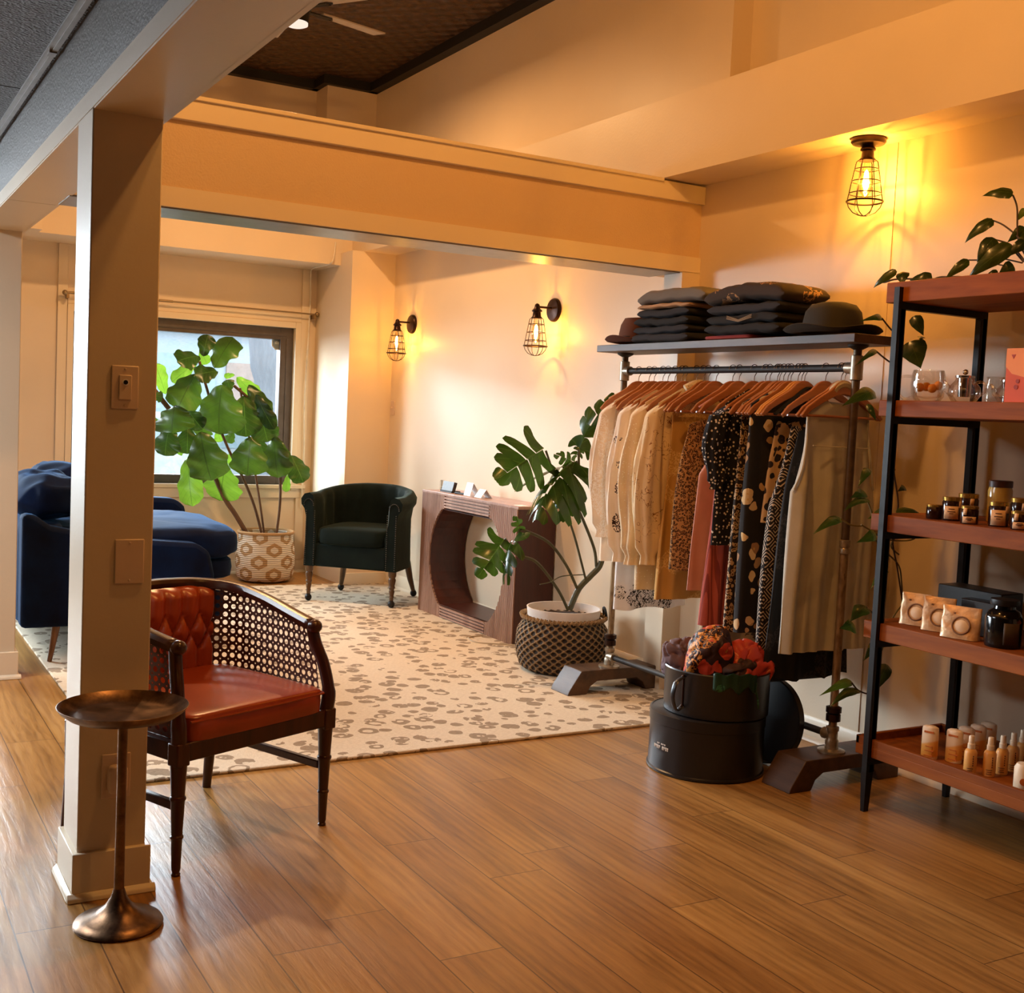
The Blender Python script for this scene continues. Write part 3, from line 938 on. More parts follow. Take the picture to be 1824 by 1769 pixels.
for (lx, ly), tilt in (((-0.315, -0.27), 0), ((0.315, -0.27), 0), ((-0.27, 0.27), 1), ((0.27, 0.27), 1)):
    if tilt:
        q = G().tube([(lx * 0.92, ly * 0.92, 0.28), (lx, ly, 0.15), (lx * 1.08, ly * 1.10, 0.05)], [0.026, 0.022, 0.015], 10)
        cx, cy = lx * 1.08, ly * 1.10
    else:
        q = G().lathe(turn, (lx, ly, 0), 16)
        cx, cy = lx, ly
    leg = obj('leg', q, lg, gc, local=True)
    obj('caster', G().ball((cx, cy, 0.026 + RZ), 0.026, 12, 8, (1, 0.8, 1)).lathe([(0.01, 0.045), (0.016, 0.05), (0.014, 0.066), (0.001, 0.066)], (cx, cy, 0), 10), M['black'], leg, local=True)

# ================================================================ CONSOLE TABLE
M['walnut'] = wood('fluted_walnut', (142, 106, 90), (182, 146, 126), 7, 'z', 0.42, 0.1)
M['walnut_dark'] = wood('dark_walnut', (52, 22, 16), (78, 36, 24), 7, 'z', 0.38, 0.1)
CX, CY0, CY1, CH = 3.602, 6.145, 7.48, 0.85
CZ = RZ
cc = (CY0 + CY1) / 2
co = thing('console_table', 'reddish brown fluted console table with an octagonal opening against the wall', 'console table', (3.73, cc, CZ))
def edge(y):
    d = abs(y - cc)
    if d < 0.35: return (0.095, 0.755)
    q = 0.405 ** 2 - (d - 0.115) ** 2
    if q <= 0: return None
    return (0.425 - sqrt(q), 0.425 + sqrt(q))
g = G()
step = 0.0167
k = 0
y = CY0
while y < CY1 - 1e-6:
    y2 = min(y + step, CY1)
    d = abs((y + y2) / 2 - cc)
    def strip(a, b, xa_, xb_):
        ea, eb = edge(a), edge(b)
        if ea is None and eb is None:
            g.extr([(a, CZ), (b, CZ), (b, CH), (a, CH)], xa_, xb_, 'x')
        else:
            ea = ea or (0.425, 0.425); eb = eb or (0.425, 0.425)
            g.extr([(a, CZ), (b, CZ), (b, eb[0]), (a, ea[0])], xa_, xb_, 'x')
            g.extr([(a, ea[1]), (b, eb[1]), (b, CH), (a, CH)], xa_, xb_, 'x')
    strip(y, y2, CX + 0.006, CX + 0.028)
    if d > 0.32: strip(y + 0.003, y2 - 0.0055, CX - 0.006, CX + 0.008)
    y = y2
for z in (0.768, 0.788, 0.808, 0.828, 0.022, 0.042, 0.062, 0.082):
    g.box((CX - 0.010, cc - 0.318, z - 0.006 + CZ * 0.3), (CX + 0.010, cc + 0.318, z + 0.005 + CZ * 0.3))
obj('fluted_front', g, M['walnut'], co, smooth=False)
ol = []
for i in range(13):
    a = atan2(0.33, 0.235) * (1 - i / 6)
    ol.append((cc + 0.115 + 0.405 * cos(a), 0.425 + 0.405 * sin(a)))
for i in range(13):
    a = atan2(0.33, 0.235) * (1 - i / 6)
    ol.append((cc - 0.115 - 0.405 * cos(a), 0.425 - 0.405 * sin(a)))
g = G().grid([[Vector((x, y, z)) for y, z in ol] for x in (CX + 0.006, 3.87)], True)
obj('opening_liner', g, M['walnut_dark'], co, smooth=False, solid=0.012)
g = G().box((CX + 0.004, CY0 - 0.004, CZ), (3.872, CY0 + 0.016, CH)).box((CX + 0.004, CY1 - 0.016, CZ), (3.872, CY1, CH)).box((CX + 0.02, CY0, CZ), (3.872, CY1, CZ + 0.03))
obj('side_panel', g, M['walnut_dark'], co, smooth=False)
obj('top', G().box((CX - 0.004, CY0 - 0.008, CH - 0.006), (3.876, CY1 + 0.004, CH + 0.012)), M['walnut'], co, bevel=0.002)
TOP = CH + 0.012
def P(px, py, X=3.72):
    return at(px, py, 'x', X)
o = thing('card_holder', 'black business card holder with dark printed cards on the console', 'card holder', (3.70, 7.24, TOP))
obj('tray', G().box((3.66, 7.16, TOP), (3.73, 7.33, TOP + 0.012)), M['black'], o)
obj('card_stack', G().box((3.675, 7.165, TOP + 0.008), (3.70, 7.325, TOP + 0.072), (0, 0.25, 0)), mat('dark_printed_card', (48, 40, 34), 0.5, var=0.7, scale=60), o, label='dark cards with brown print')
tag(obj('acrylic_stand', G().box((3.69, 7.35, TOP), (3.70, 7.40, TOP + 0.075)), M['glass']), 'clear acrylic stand at the far end of the console top', 'acrylic stand')
tag(obj('pen', G().tube([(3.66, 7.10, TOP + 0.007), (3.68, 7.00, TOP + 0.007)], 0.007, 8), M['black']), 'short dark pen lying beside the black card holder', 'pen')
crd = mat('white_card', (236, 232, 228), 0.6)
def tent(y, label, h, lean=0.03):
    g = G().grid([[Vector((3.66, y + dy, TOP + 0.001)), Vector((3.70, y + dy + lean, TOP + h)), Vector((3.745, y + dy, TOP + 0.001))] for dy in (-0.045, 0.045)])
    tag(obj('tent_card', g, crd, solid=0.003, smooth=False), label, 'card')
tent(6.93, 'taller white folded tent card on the console beside the pen', 0.085)
tent(6.78, 'shorter white folded tent card nearer the monstera on the console', 0.055, 0.0)
tag(obj('paper_card', G().box((3.63, 6.16, TOP), (3.69, 6.25, TOP + 0.002)), crd), 'small white paper card flat on the near corner of the console', 'card')
tag(obj('paper_card', G().box((3.80, 6.16, TOP), (3.85, 6.24, TOP + 0.002)), crd), 'small white paper card on the console by the wall under the monstera', 'card')
tag(obj('floor_cord', G().tube(bez([(3.62, 6.12, RZ + 0.004), (3.5, 6.2, RZ + 0.004), (3.42, 6.28, RZ + 0.004), (3.45, 6.42, RZ + 0.004), (3.56, 6.45, RZ + 0.004)], 8), 0.004, 6), mat('beige_cord', (196, 178, 150), 0.6)), 'thin pale cord looping on the rug beside the console corner', 'cord')

# ================================================================ CAGE LAMPS
M['filament'] = emis('glowing_filament', (1.0, 0.62, 0.16), 26)
M['bulb'] = glassy('amber_bulb_glass', (1.0, 0.93, 0.78), 0.06)
AMBER = (1.0, 0.45, 0.065)


def cage(root, cx, cy, zt, power):
    """socket, wire cage and filament bulb hanging below (cx, cy, zt)"""
    c = (cx, cy, zt)
    obj('socket', G().lathe([(0.001, 0.075), (0.016, 0.075), (0.020, 0.062), (0.032, 0.050), (0.032, 0.044), (0.024, 0.040), (0.027, 0.014), (0.036, 0.004), (0.036, 0.0), (0.001, 0.0)], c, 20), M['bronze'], root)
    g = G()
    ring_z = ((-0.035, 0.049), (-0.085, 0.058), (-0.135, 0.066))
    for dz, r in ring_z:
        g.ring((cx, cy, zt + dz), r, 0.0022, n=28, m=5)
    g.ring((cx, cy, zt - 0.168), 0.074, 0.0042, n=32, m=6)
    for k in range(6):
        a = 2 * pi * k / 6 + 0.3
        ca, sa = cos(a), sin(a)
        pts = [(cx + r * ca, cy + r * sa, zt + z) for r, z in ((0.034, 0.004), (0.043, -0.004), (0.049, -0.035), (0.058, -0.085), (0.066, -0.135), (0.072, -0.168), (0.064, -0.192), (0.046, -0.213), (0.022, -0.224), (0.001, -0.227))]
        g.tube(pts, 0.0022, 5)
    obj('cage', g, M['bronze'], root)
    b = obj('bulb', G().lathe([(0.013, 0.0), (0.014, -0.02), (0.026, -0.055), (0.031, -0.09), (0.027, -0.12), (0.012, -0.145), (0.001, -0.152)], c, 20, caps=False), M['bulb'], root)
    obj('filament', G().lathe([(0.001, -0.035), (0.008, -0.045), (0.012, -0.075), (0.012, -0.095), (0.006, -0.125), (0.001, -0.13)], c, 12), M['filament'], b)
    lamp('bulb_glow', 'POINT', (cx, cy, zt - 0.082), power, AMBER, 0.016)


lx, ly = 3.745, 3.64
cl = thing('ceiling_lamp', 'bronze wire cage ceiling lamp with a glowing bulb above the clothes rack', 'lamp', (lx, ly, 2.637))
obj('canopy', G().lathe([(0.001, 2.637), (0.072, 2.637), (0.073, 2.622), (0.066, 2.614), (0.034, 2.610), (0.022, 2.598), (0.014, 2.595), (0.001, 2.595)], (lx, ly, 0), 28), M['bronze'], cl)
cage(cl, lx, ly, 2.545, 64)
for (py, label) in ((6.285, 'bronze wire cage wall sconce nearer the cross beam, above the console'), (8.365, 'bronze wire cage wall sconce by the corner pier, above the tub armchair')):
    sc_ = thing('wall_sconce', label, 'wall lamp', (WX, py, 2.075), 0, 'cage wall sconces')
    obj('wall_plate', G().lathe([(0.001, 0), (0.074, 0), (0.074, 0.012), (0.066, 0.022), (0.03, 0.028), (0.001, 0.030)], (WX, py, 2.075), 28, axis=(-1, 0, 0)), M['bronze'], sc_)
    obj('arm', G().tube([(WX - 0.02, py, 2.085), (3.752, py, 2.085)], 0.007, 10).ball((3.75, py, 2.09), 0.016), M['bronze'], sc_)
    cage(sc_, 3.75, py, 2.012, 30)

# ================================================================ CEILING FAN
FX, FY, FZ = 2.43, 7.10, 3.72
fan = thing('ceiling_fan', 'ceiling fan with pale blades and a round light under the dark tin ceiling', 'ceiling fan', (FX, FY, ZT))
obj('downrod', G().lathe([(0.012, 3.9), (0.012, ZT), (0.06, ZT), (0.07, 4.02), (0.02, 4.0)], (FX, FY, 0), 16), M['black'], fan)
obj('motor', G().lathe([(0.001, 3.94), (0.05, 3.93), (0.09, 3.89), (0.10, 3.84), (0.08, 3.80), (0.074, 3.735), (0.001, 3.735)], (FX, FY, 0), 28), M['black'], fan)
obj('light_disc', G().lathe([(0.001, 3.737), (0.073, 3.737), (0.073, 3.722), (0.055, 3.714), (0.001, 3.711)], (FX, FY, 0), 28), emis('fan_light_glow', (1.0, 0.80, 0.66), 0.95), fan)
bl = mat('pale_fan_blade', (176, 166, 156), 0.5)
for k in range(5):
    a = radians(15 + 72 * k)
    d = Vector((cos(a), sin(a), 0)); s_ = Vector((-sin(a), cos(a), 0.12))
    o0 = Vector((FX, FY, 3.83))
    rows = [[o0 + d * r + s_ * w, o0 + d * r - s_ * w] for r, w in ((0.17, 0.045), (0.3, 0.052), (0.64, 0.062))]
    b = obj('blade', G().grid(rows), bl, fan, smooth=False, solid=0.008)
    g = G()
    for w in (-0.026, 0.0, 0.026):
        g.tube([o0 + d * 0.08 + s_ * w * 0.6 - Vector((0, 0, 0.012)), o0 + d * 0.24 + s_ * w - Vector((0, 0, 0.012))], 0.006, 6)
    g.tube([o0 + d * 0.24 + s_ * 0.03 - Vector((0, 0, 0.012)), o0 + d * 0.265 - Vector((0, 0, 0.012)), o0 + d * 0.24 - s_ * 0.03 - Vector((0, 0, 0.012))], 0.006, 6)
    obj('blade_iron', g, M['black'], b)


# ================================================================ LEAVES
def interp(tab, t):
    for (a, x), (b, y) in zip(tab, tab[1:]):
        if t <= b: return x + (y - x) * (t - a) / (b - a)
    return tab[-1][1]

FIG = [(0, 0.02), (0.06, 0.30), (0.18, 0.52), (0.35, 0.72), (0.55, 0.93), (0.72, 1.0), (0.86, 0.88), (0.95, 0.55), (1, 0.05)]
HEART = [(0, 0.30), (0.05, 0.78), (0.15, 0.97), (0.28, 1.0), (0.45, 0.88), (0.62, 0.64), (0.78, 0.38), (0.9, 0.17), (1, 0.01)]
VIEW = Vector((-0.5, -0.866, 0.12))


def leaf(base, tip, w, face, prof, bend=0.12, fold=0.18, wav=0.05, nr=14, nc=10, seed=0):
    base, tip = Vector(base), Vector(tip)
    L = tip - base
    ln = L.length
    nrm = (face - L * (face.dot(L) / (ln * ln))).normalized()
    side = L.cross(nrm).normalized()
    rows = []
    for i in range(nr + 1):
        t = i / nr
        hw = w / 2 * interp(prof, t) * (1 + wav * 1.2 * sin(t * 21 + seed * 1.7))
        row = []
        for j in range(nc + 1):
            s = -1 + 2 * j / nc
            p = base + L * t + side * (s * hw)
            arch = 4 * t * (1 - t) * bend * ln
            rip = wav * w * sin(t * 16 + s * 2 + seed) * abs(s) ** 1.5
            row.append(p + nrm * (arch - fold * hw * s * s + rip))
        rows.append(row)
    return G().grid(rows, uv=True)


def split_leaf(base, tip, w, face, lobes=5, bend=0.15, fold=0.15, droop=0.0, seed=0):
    """deeply cut leaf: heart outline, each half cut into strap lobes with open slits between"""
    base, tip = Vector(base), Vector(tip)
    L = tip - base
    ln = L.length
    nrm = (face - L * (face.dot(L) / (ln * ln))).normalized()
    side = L.cross(nrm).normalized()
    g = G()
    out = [(0, 0.62), (0.1, 0.92), (0.28, 1.0), (0.5, 0.9), (0.7, 0.66), (0.85, 0.40), (1, 0.06)]
    for sg in (-1, 1):
        for k in range(lobes):
            u0, u1 = k / lobes, (k + 1) / lobes
            um = (u0 + u1) / 2
            rows, uvs = [], []
            for i in range(9):
                v = i / 8
                gap = 1.0 if v < 0.28 else 1.0 - 0.17 * min(1, (v - 0.28) / 0.3)
                if v > 0.75: gap *= 1 - 0.5 * ((v - 0.75) / 0.25) ** 2
                row = []
                for j in range(5):
                    u = um + (u1 - u0) * gap * (j / 4 - 0.5)
                    hw = w / 2 * interp(out, um * 0.6 + u * 0.4)
                    sweep = (0.16 * v * (1 - um) - 0.30 * (1 - um) * v * v * (1 if k == 0 else 0)) * ln
                    p = base + L * u + side * (sg * hw * v) + L.normalized() * sweep
                    arch = 4 * u * (1 - u) * bend * ln
                    z = arch - fold * hw * v * v * 2 + 0.012 * sin(seed + k * 2 + sg)
                    q = p + nrm * z
                    q.z -= droop * hw * v * v
                    row.append(q)
                    uvs.append((0.5 + sg * v * 0.5, u))
                rows.append(row)
            b = len(g.v)
            g.grid(rows)
            for i, q in enumerate(uvs): g.uv[b + i] = q
    return g


# ---------------------------------------------------------------- fiddle leaf fig
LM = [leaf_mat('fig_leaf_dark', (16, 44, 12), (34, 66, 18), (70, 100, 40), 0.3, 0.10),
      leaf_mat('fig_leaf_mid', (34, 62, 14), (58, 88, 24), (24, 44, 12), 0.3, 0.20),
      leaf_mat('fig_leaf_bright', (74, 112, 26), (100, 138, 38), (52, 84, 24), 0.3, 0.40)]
fg = thing('fiddle_leaf_fig', 'large fiddle leaf fig in a white coiled basket in front of the window', 'potted plant', (3.0, 9.08, 0))
fz = lambda x, y, Y: at(260 + x * 0.2261, 560 + y * 0.2261, 'y', Y)
PXM = 9.2 / 2100 * 0.2261 * 1.04
FL = [(600, 555, 575, 945, 350, 8.82, 0.02, 1), (390, 470, 250, 745, 235, 8.98, -0.05, 1), (230, 715, 205, 935, 305, 8.84, -0.06, 1), (190, 880, 150, 1115, 200, 8.98, 0.0, 0), (330, 890, 325, 1100, 160, 8.97, 0.0, 0),
      (430, 925, 515, 1310, 290, 8.80, -0.03, 1), (830, 965, 800, 1272, 260, 8.86, -0.02, 1), (1015, 965, 1040, 1288, 220, 8.90, 0.0, 1), (625, 1195, 590, 1468, 270, 9.05, 0.05, 2), (330, 1120, 365, 1512, 170, 9.0, -0.12, 2),
      (770, 640, 790, 965, 220, 8.95, 0.0, 0), (810, 555, 960, 815, 150, 9.0, -0.1, 0), (900, 790, 960, 1005, 195, 8.96, -0.03, 0), (540, 425, 690, 185, 205, 8.98, 0.05, 1), (450, 330, 490, 160, 120, 9.05, 0.02, 0),
      (420, 330, 245, 370, 165, 8.95, -0.1, 0), (565, 450, 385, 480, 140, 8.88, -0.05, 0), (155, 630, 70, 385, 115, 9.2, 0.04, 2), (395, 385, 205, 535, 110, 9.15, 0.0, 2), (1145, 1110, 1240, 1325, 155, 9.0, -0.05, 0),
      (1120, 1260, 1100, 1400, 58, 9.15, 0.0, 2), (665, 600, 640, 515, 85, 8.95, 0.0, 0), (715, 495, 890, 665, 120, 9.12, -0.05, 2), (1015, 955, 1125, 1205, 95, 8.95, -0.1, 0), (305, 1030, 235, 1090, 90, 9.18, 0.0, 2),
      (325, 740, 445, 905, 125, 8.98, -0.08, 0), (560, 915, 590, 1005, 75, 9.15, 0.0, 2), (430, 280, 480, 395, 85, 9.08, -0.02, 2), (700, 475, 615, 490, 42, 9.1, 0.0, 2), (865, 630, 1010, 905, 115, 8.93, -0.08, 0),
      (60, 640, 135, 655, 75, 9.0, 0.0, 0), (655, 1095, 690, 1195, 65, 9.18, 0.0, 2), (880, 955, 945, 1165, 105, 9.05, 0.0, 0), (470, 830, 430, 960, 140, 9.12, 0.0, 1), (690, 930, 640, 1010, 80, 9.16, 0.0, 1), (20, 760, 30, 900, 120, 9.05, 0.0, 1)]
random.seed(3)
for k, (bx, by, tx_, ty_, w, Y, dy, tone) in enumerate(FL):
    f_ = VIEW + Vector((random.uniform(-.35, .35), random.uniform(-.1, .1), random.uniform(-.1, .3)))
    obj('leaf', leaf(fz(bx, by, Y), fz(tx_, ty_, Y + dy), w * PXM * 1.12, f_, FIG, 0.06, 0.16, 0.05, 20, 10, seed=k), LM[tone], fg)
brk = mat('fig_stem_bark', (96, 68, 46), 0.8)
for pts, r in (([(790, 1720, 9.08), (700, 1570, 9.08), (620, 1450, 9.09), (500, 1200, 9.1), (300, 900, 9.12), (60, 590, 9.14)], 0.019), ([(910, 1720, 9.06), (850, 1500, 9.05), (760, 1280, 9.04), (640, 1040, 9.03), (520, 720, 9.02), (420, 370, 9.02)], 0.011), ([(930, 1720, 9.12), (900, 1500, 9.12), (862, 1260, 9.1), (800, 900, 9.05), (740, 580, 9.0)], 0.009), ([(1030, 1720, 9.05), (1055, 1500, 9.05), (1055, 1290, 9.03), (1010, 1050, 9.0), (900, 760, 9.0), (690, 560, 9.0)], 0.011)):
    obj('stem', G().tube(bez([fz(*p) for p in pts], 5), r, 8), brk, fg)
# coiled basket with brown motifs
t = NT('coiled_cotton_basket')
uv = t.n('TexCoord').outputs['UV']
sp = t.n('SeparateXYZ', Vector=uv)
u, v = t.math('MULTIPLY', sp.outputs[0], 6.0), t.math('MULTIPLY', sp.outputs[1], 2.0)
def hexa(du, dv):
    fu = t.math('ABSOLUTE', t.math('SUBTRACT', t.math('FRACT', t.math('ADD', u, du)), 0.5))
    fv = t.math('ABSOLUTE', t.math('SUBTRACT', t.math('FRACT', t.math('ADD', v, dv)), 0.5))
    d = t.math('MAXIMUM', fu, t.math('ADD', t.math('MULTIPLY', fu, 0.6), t.math('MULTIPLY', fv, 0.9)))
    return t.math('MULTIPLY', t.math('LESS_THAN', d, 0.27), t.math('GREATER_THAN', d, 0.13))
mk = t.math('MAXIMUM', hexa(0.0, 0.15), hexa(0.5, 0.65))
coil = t.math('SINE', t.math('MULTIPLY', sp.outputs[1], 2 * pi * 26))
col = t.mix(mk, lin(226, 212, 192), lin(176, 138, 92))
col = t.mix(t.math('MULTIPLY', t.math('LESS_THAN', coil, -0.6), 0.35), col, lin(150, 128, 104))
M['coil'] = t.surf(t.bsdf(col, 0.9, 0, coil, 0.6, 0.006))
g = G()
rows, uvs = [], []
for i in range(27):
    z = 0.006 + 0.385 * i / 26
    q = i / 26
    r = 0.208 + 0.018 * sin(pi * min(1, q * 1.15)) - (0.05 * (1 - q * 10) ** 2 if q < 0.1 else 0)
    rows.append([Vector((3.0 + r * cos(2 * pi * j / 48), 9.08 + r * sin(2 * pi * j / 48), z)) for j in range(49)])
    uvs += [(j / 48, q) for j in range(49)]
g.grid(rows)
for i, q in enumerate(uvs): g.uv[i] = q
b = obj('basket', g, M['coil'], fg, solid=0.014)
obj('rim', G().ring((3.0, 9.08, 0.392), 0.214, 0.012, n=40, m=8), M['coil'], fg)
soil = mat('dark_potting_soil', (44, 28, 20), 0.95, bump=0.8, scale=40)
obj('soil', G().lathe([(0.001, 0.36), (0.2, 0.355), (0.2, 0.03), (0.001, 0.02)], (3.0, 9.08, 0), 32), soil, fg)

# ---------------------------------------------------------------- monstera in a white pot, standing in a woven basket
BX, BY = 3.53, 5.47
t = NT('braided_seagrass')
uv = t.n('TexCoord').outputs['UV']
sp = t.n('SeparateXYZ', Vector=uv)
A = t.math('MULTIPLY', sp.outputs[0], 60.0)
B = t.math('MULTIPLY', sp.outputs[1], 16.0)
wb = t.math('MULTIPLY', t.noise(t.coord('Object'), 20.0, 2), 0.25)
d1 = t.math('ABSOLUTE', t.math('SINE', t.math('MULTIPLY', t.math('ADD', t.math('ADD', A, B), wb), pi / 2)))
d2 = t.math('ABSOLUTE', t.math('SINE', t.math('MULTIPLY', t.math('SUBTRACT', t.math('SUBTRACT', A, B), wb), pi / 2)))
gap_mask = t.math('MULTIPLY', d1, d2)
rope = t.noise(t.coord('Object'), 160.0, 3)
col = t.mix(t.ramp(gap_mask, [(0.25, (0, 0, 0)), (0.5, (1, 1, 1))]), t.ramp(rope, [(0.3, lin(112, 84, 54)), (0.7, lin(168, 136, 94))]), lin(36, 24, 16))  # dark diamonds paint the shade inside the openings of the weave
M['braid'] = t.surf(t.bsdf(col, 0.9, 0, t.math('MULTIPLY', gap_mask, -1.0), 0.9, 0.02))
wb_ = thing('woven_basket', 'round brown open-weave seagrass basket holding the monstera pot', 'basket', (BX, BY, 0))
g = G()
rows, uvs = [], []
for i in range(23):
    q = i / 22
    z = RZ + 0.004 + 0.296 * q
    r = 0.20 + 0.058 * sin(pi * min(1.0, 0.12 + q * 0.75)) - (0.022 * max(0, q - 0.75) * 4)
    if q < 0.1: r -= 0.04 * (1 - q * 10) ** 2
    row = []
    for j in range(97):
        a = 2 * pi * j / 96
        k = abs(sin((j / 96 * 60 + q * 16) * pi / 2)) * abs(sin((j / 96 * 60 - q * 16) * pi / 2))
        rr = r - 0.008 * k
        row.append(Vector((BX + rr * cos(a), BY + rr * sin(a), z)))
        uvs.append((j / 96, q))
    rows.append(row)
g.grid(rows)
for i, q in enumerate(uvs): g.uv[i] = q
obj('weave', g, M['braid'], wb_, solid=0.012, ang=80)
g = G()
for k in range(60):
    a0, a1 = 2 * pi * k / 60, 2 * pi * (k + 1) / 60
    g.tube([(BX + 0.232 * cos(a0), BY + 0.232 * sin(a0), RZ + 0.292), (BX + 0.238 * cos((a0 + a1) / 2), BY + 0.238 * sin((a0 + a1) / 2), RZ + 0.306), (BX + 0.232 * cos(a1), BY + 0.232 * sin(a1), RZ + 0.292)], 0.009, 6)
obj('braided_rim', g, M['braid'], wb_)
obj('handle', G().ring((BX + 0.21, BY - 0.10, RZ + 0.32), 0.035, 0.008, (0.9, -0.4, 0.2), n=16, m=6), M['black'], wb_)
mo = thing('monstera', 'monstera in a white pot beside the console, with large split leaves leaning left', 'potted plant', (BX, BY, RZ + 0.02))
obj('pot', G().lathe([(0.001, RZ + 0.03), (0.17, RZ + 0.03), (0.205, 0.352), (0.208, 0.362), (0.200, 0.362), (0.196, 0.31), (0.001, 0.305)], (BX, BY, 0), 44), mat('white_plastic_pot', (226, 214, 204), 0.5, var=0.03), mo)
obj('soil', G().soft((BX, BY, 0.30), (0.37, 0.37, 0.05), 0.9, 30, 10, nz=0.006, ns=30), soil, mo)
mz = lambda x, y, Y: at(830 + x * 0.2091, 740 + y * 0.2091, 'y', Y)
MM = leaf_mat('monstera_leaf', (22, 46, 16), (44, 74, 22), (70, 100, 40), 0.22, 0.22, 5)
PM = 6.4 / 2100 * 0.2091 * 1.05
UP = Vector((-0.3, -0.5, 0.8))
for k, (bx, by, Y, tx_, ty_, Y2, w, f_, dr, lob) in enumerate((
        (660, 285, 5.50, 250, 560, 5.46, 530, VIEW, 0.0, 5),
        (915, 395, 5.45, 600, 880, 5.36, 540, Vector((-0.75, -0.35, 0.75)), 0.85, 6),
        (935, 400, 5.43, 800, 900, 5.38, 330, Vector((-0.8, -0.45, 0.4)), 0.6, 5),
        (330, 1050, 5.52, 100, 1380, 5.50, 350, VIEW, 0.0, 5),
        (460, 985, 5.46, 335, 1440, 5.40, 270, Vector((-0.95, 0.05, 0.35)), 0.4, 5),
        (960, 290, 5.42, 1260, -190, 5.30, 260, Vector((-0.75, -0.5, 0.2)), 0.0, 5),
        (920, 395, 5.47, 760, 330, 5.46, 150, VIEW, 0.2, 4),
        (940, 340, 5.44, 980, 250, 5.44, 110, VIEW, 0.2, 3),
        (455, 985, 5.47, 415, 860, 5.47, 110, VIEW, 0.0, 3),
        (900, 640, 5.44, 840, 770, 5.42, 120, VIEW, 0.2, 3))):
    obj('leaf', split_leaf(mz(bx, by, Y), mz(tx_, ty_, Y2), w * PM, f_, lob, 0.10, 0.14, dr, k), MM, mo, ang=70)
obj('leaf', leaf(mz(790, 440, 5.50), mz(415, 650, 5.50), 175 * PM, Vector((-0.95, 0.12, 0.3)), HEART, 0.05, 0.12, 0.02), MM, mo)
ms = mat('monstera_stem', (70, 66, 34), 0.55)
for pts, r in (([(880, 1660, 5.47), (960, 1480, 5.46), (1060, 1370, 5.44), (1140, 1280, 5.42), (1175, 1140, 5.40)], 0.017), ([(870, 1660, 5.47), (780, 1480, 5.48), (600, 1250, 5.50), (430, 1185, 5.50), (330, 1050, 5.51)], 0.0085), ([(945, 1470, 5.46), (850, 1270, 5.47), (700, 1080, 5.48), (480, 975, 5.47), (440, 985, 5.47)], 0.0085), ([(1110, 1290, 5.43), (1090, 1130, 5.44), (980, 850, 5.45), (900, 680, 5.46), (915, 395, 5.45)], 0.0085), ([(1020, 1400, 5.44), (990, 1280, 5.45), (930, 1050, 5.47), (865, 850, 5.48), (680, 300, 5.50)], 0.0065), ([(1150, 1240, 5.41), (1150, 900, 5.40), (1040, 580, 5.42), (935, 390, 5.45)], 0.008), ([(1165, 1150, 5.40), (1120, 700, 5.41), (980, 520, 5.43), (960, 290, 5.42)], 0.007), ([(630, 1440, 5.42), (720, 1420, 5.43), (820, 1370, 5.45), (1000, 1357, 5.44)], 0.003)):
    obj('stem', G().tube(bez([mz(*p) for p in pts], 5), r, 8), ms, mo)

# ================================================================ CLOTHES RACK
RX, RY0, RY1 = 3.50, 3.385, 4.965
t = NT('worn_pipe')
v = t.coord('Object', (1, 1, 0.4))
nz = t.noise(v, 40.0, 4)
M['pipe'] = t.surf(t.bsdf(t.ramp(nz, [(0.35, lin(116, 92, 66)), (0.6, lin(164, 136, 100)), (0.72, lin(84, 62, 44))]), 0.45, 0.6, nz, 0.1))
M['pipe_up'] = mat('brown_pipe', (92, 72, 50), 0.45, 0.5, 0.25, 30)
M['dark_pipe'] = mat('dark_pipe', (40, 32, 26), 0.6, 0.3)
M['fitting'] = mat('galvanised_fitting', (166, 152, 132), 0.38, 0.7, 0.25, 40)
M['board'] = wood('dark_stained_board', (60, 40, 26), (96, 68, 44), 6, 'y', 0.5, 0.15)
rk = thing('clothing_rack', 'pipe and wood clothes rack with a top board, filled with hanging garments', 'clothes rack', (3.5, 4.17, 0))
obj('top_board', G().box((3.38, 3.29, 1.756), (3.624, 5.05, 1.790)), M['board'], rk, bevel=0.002)
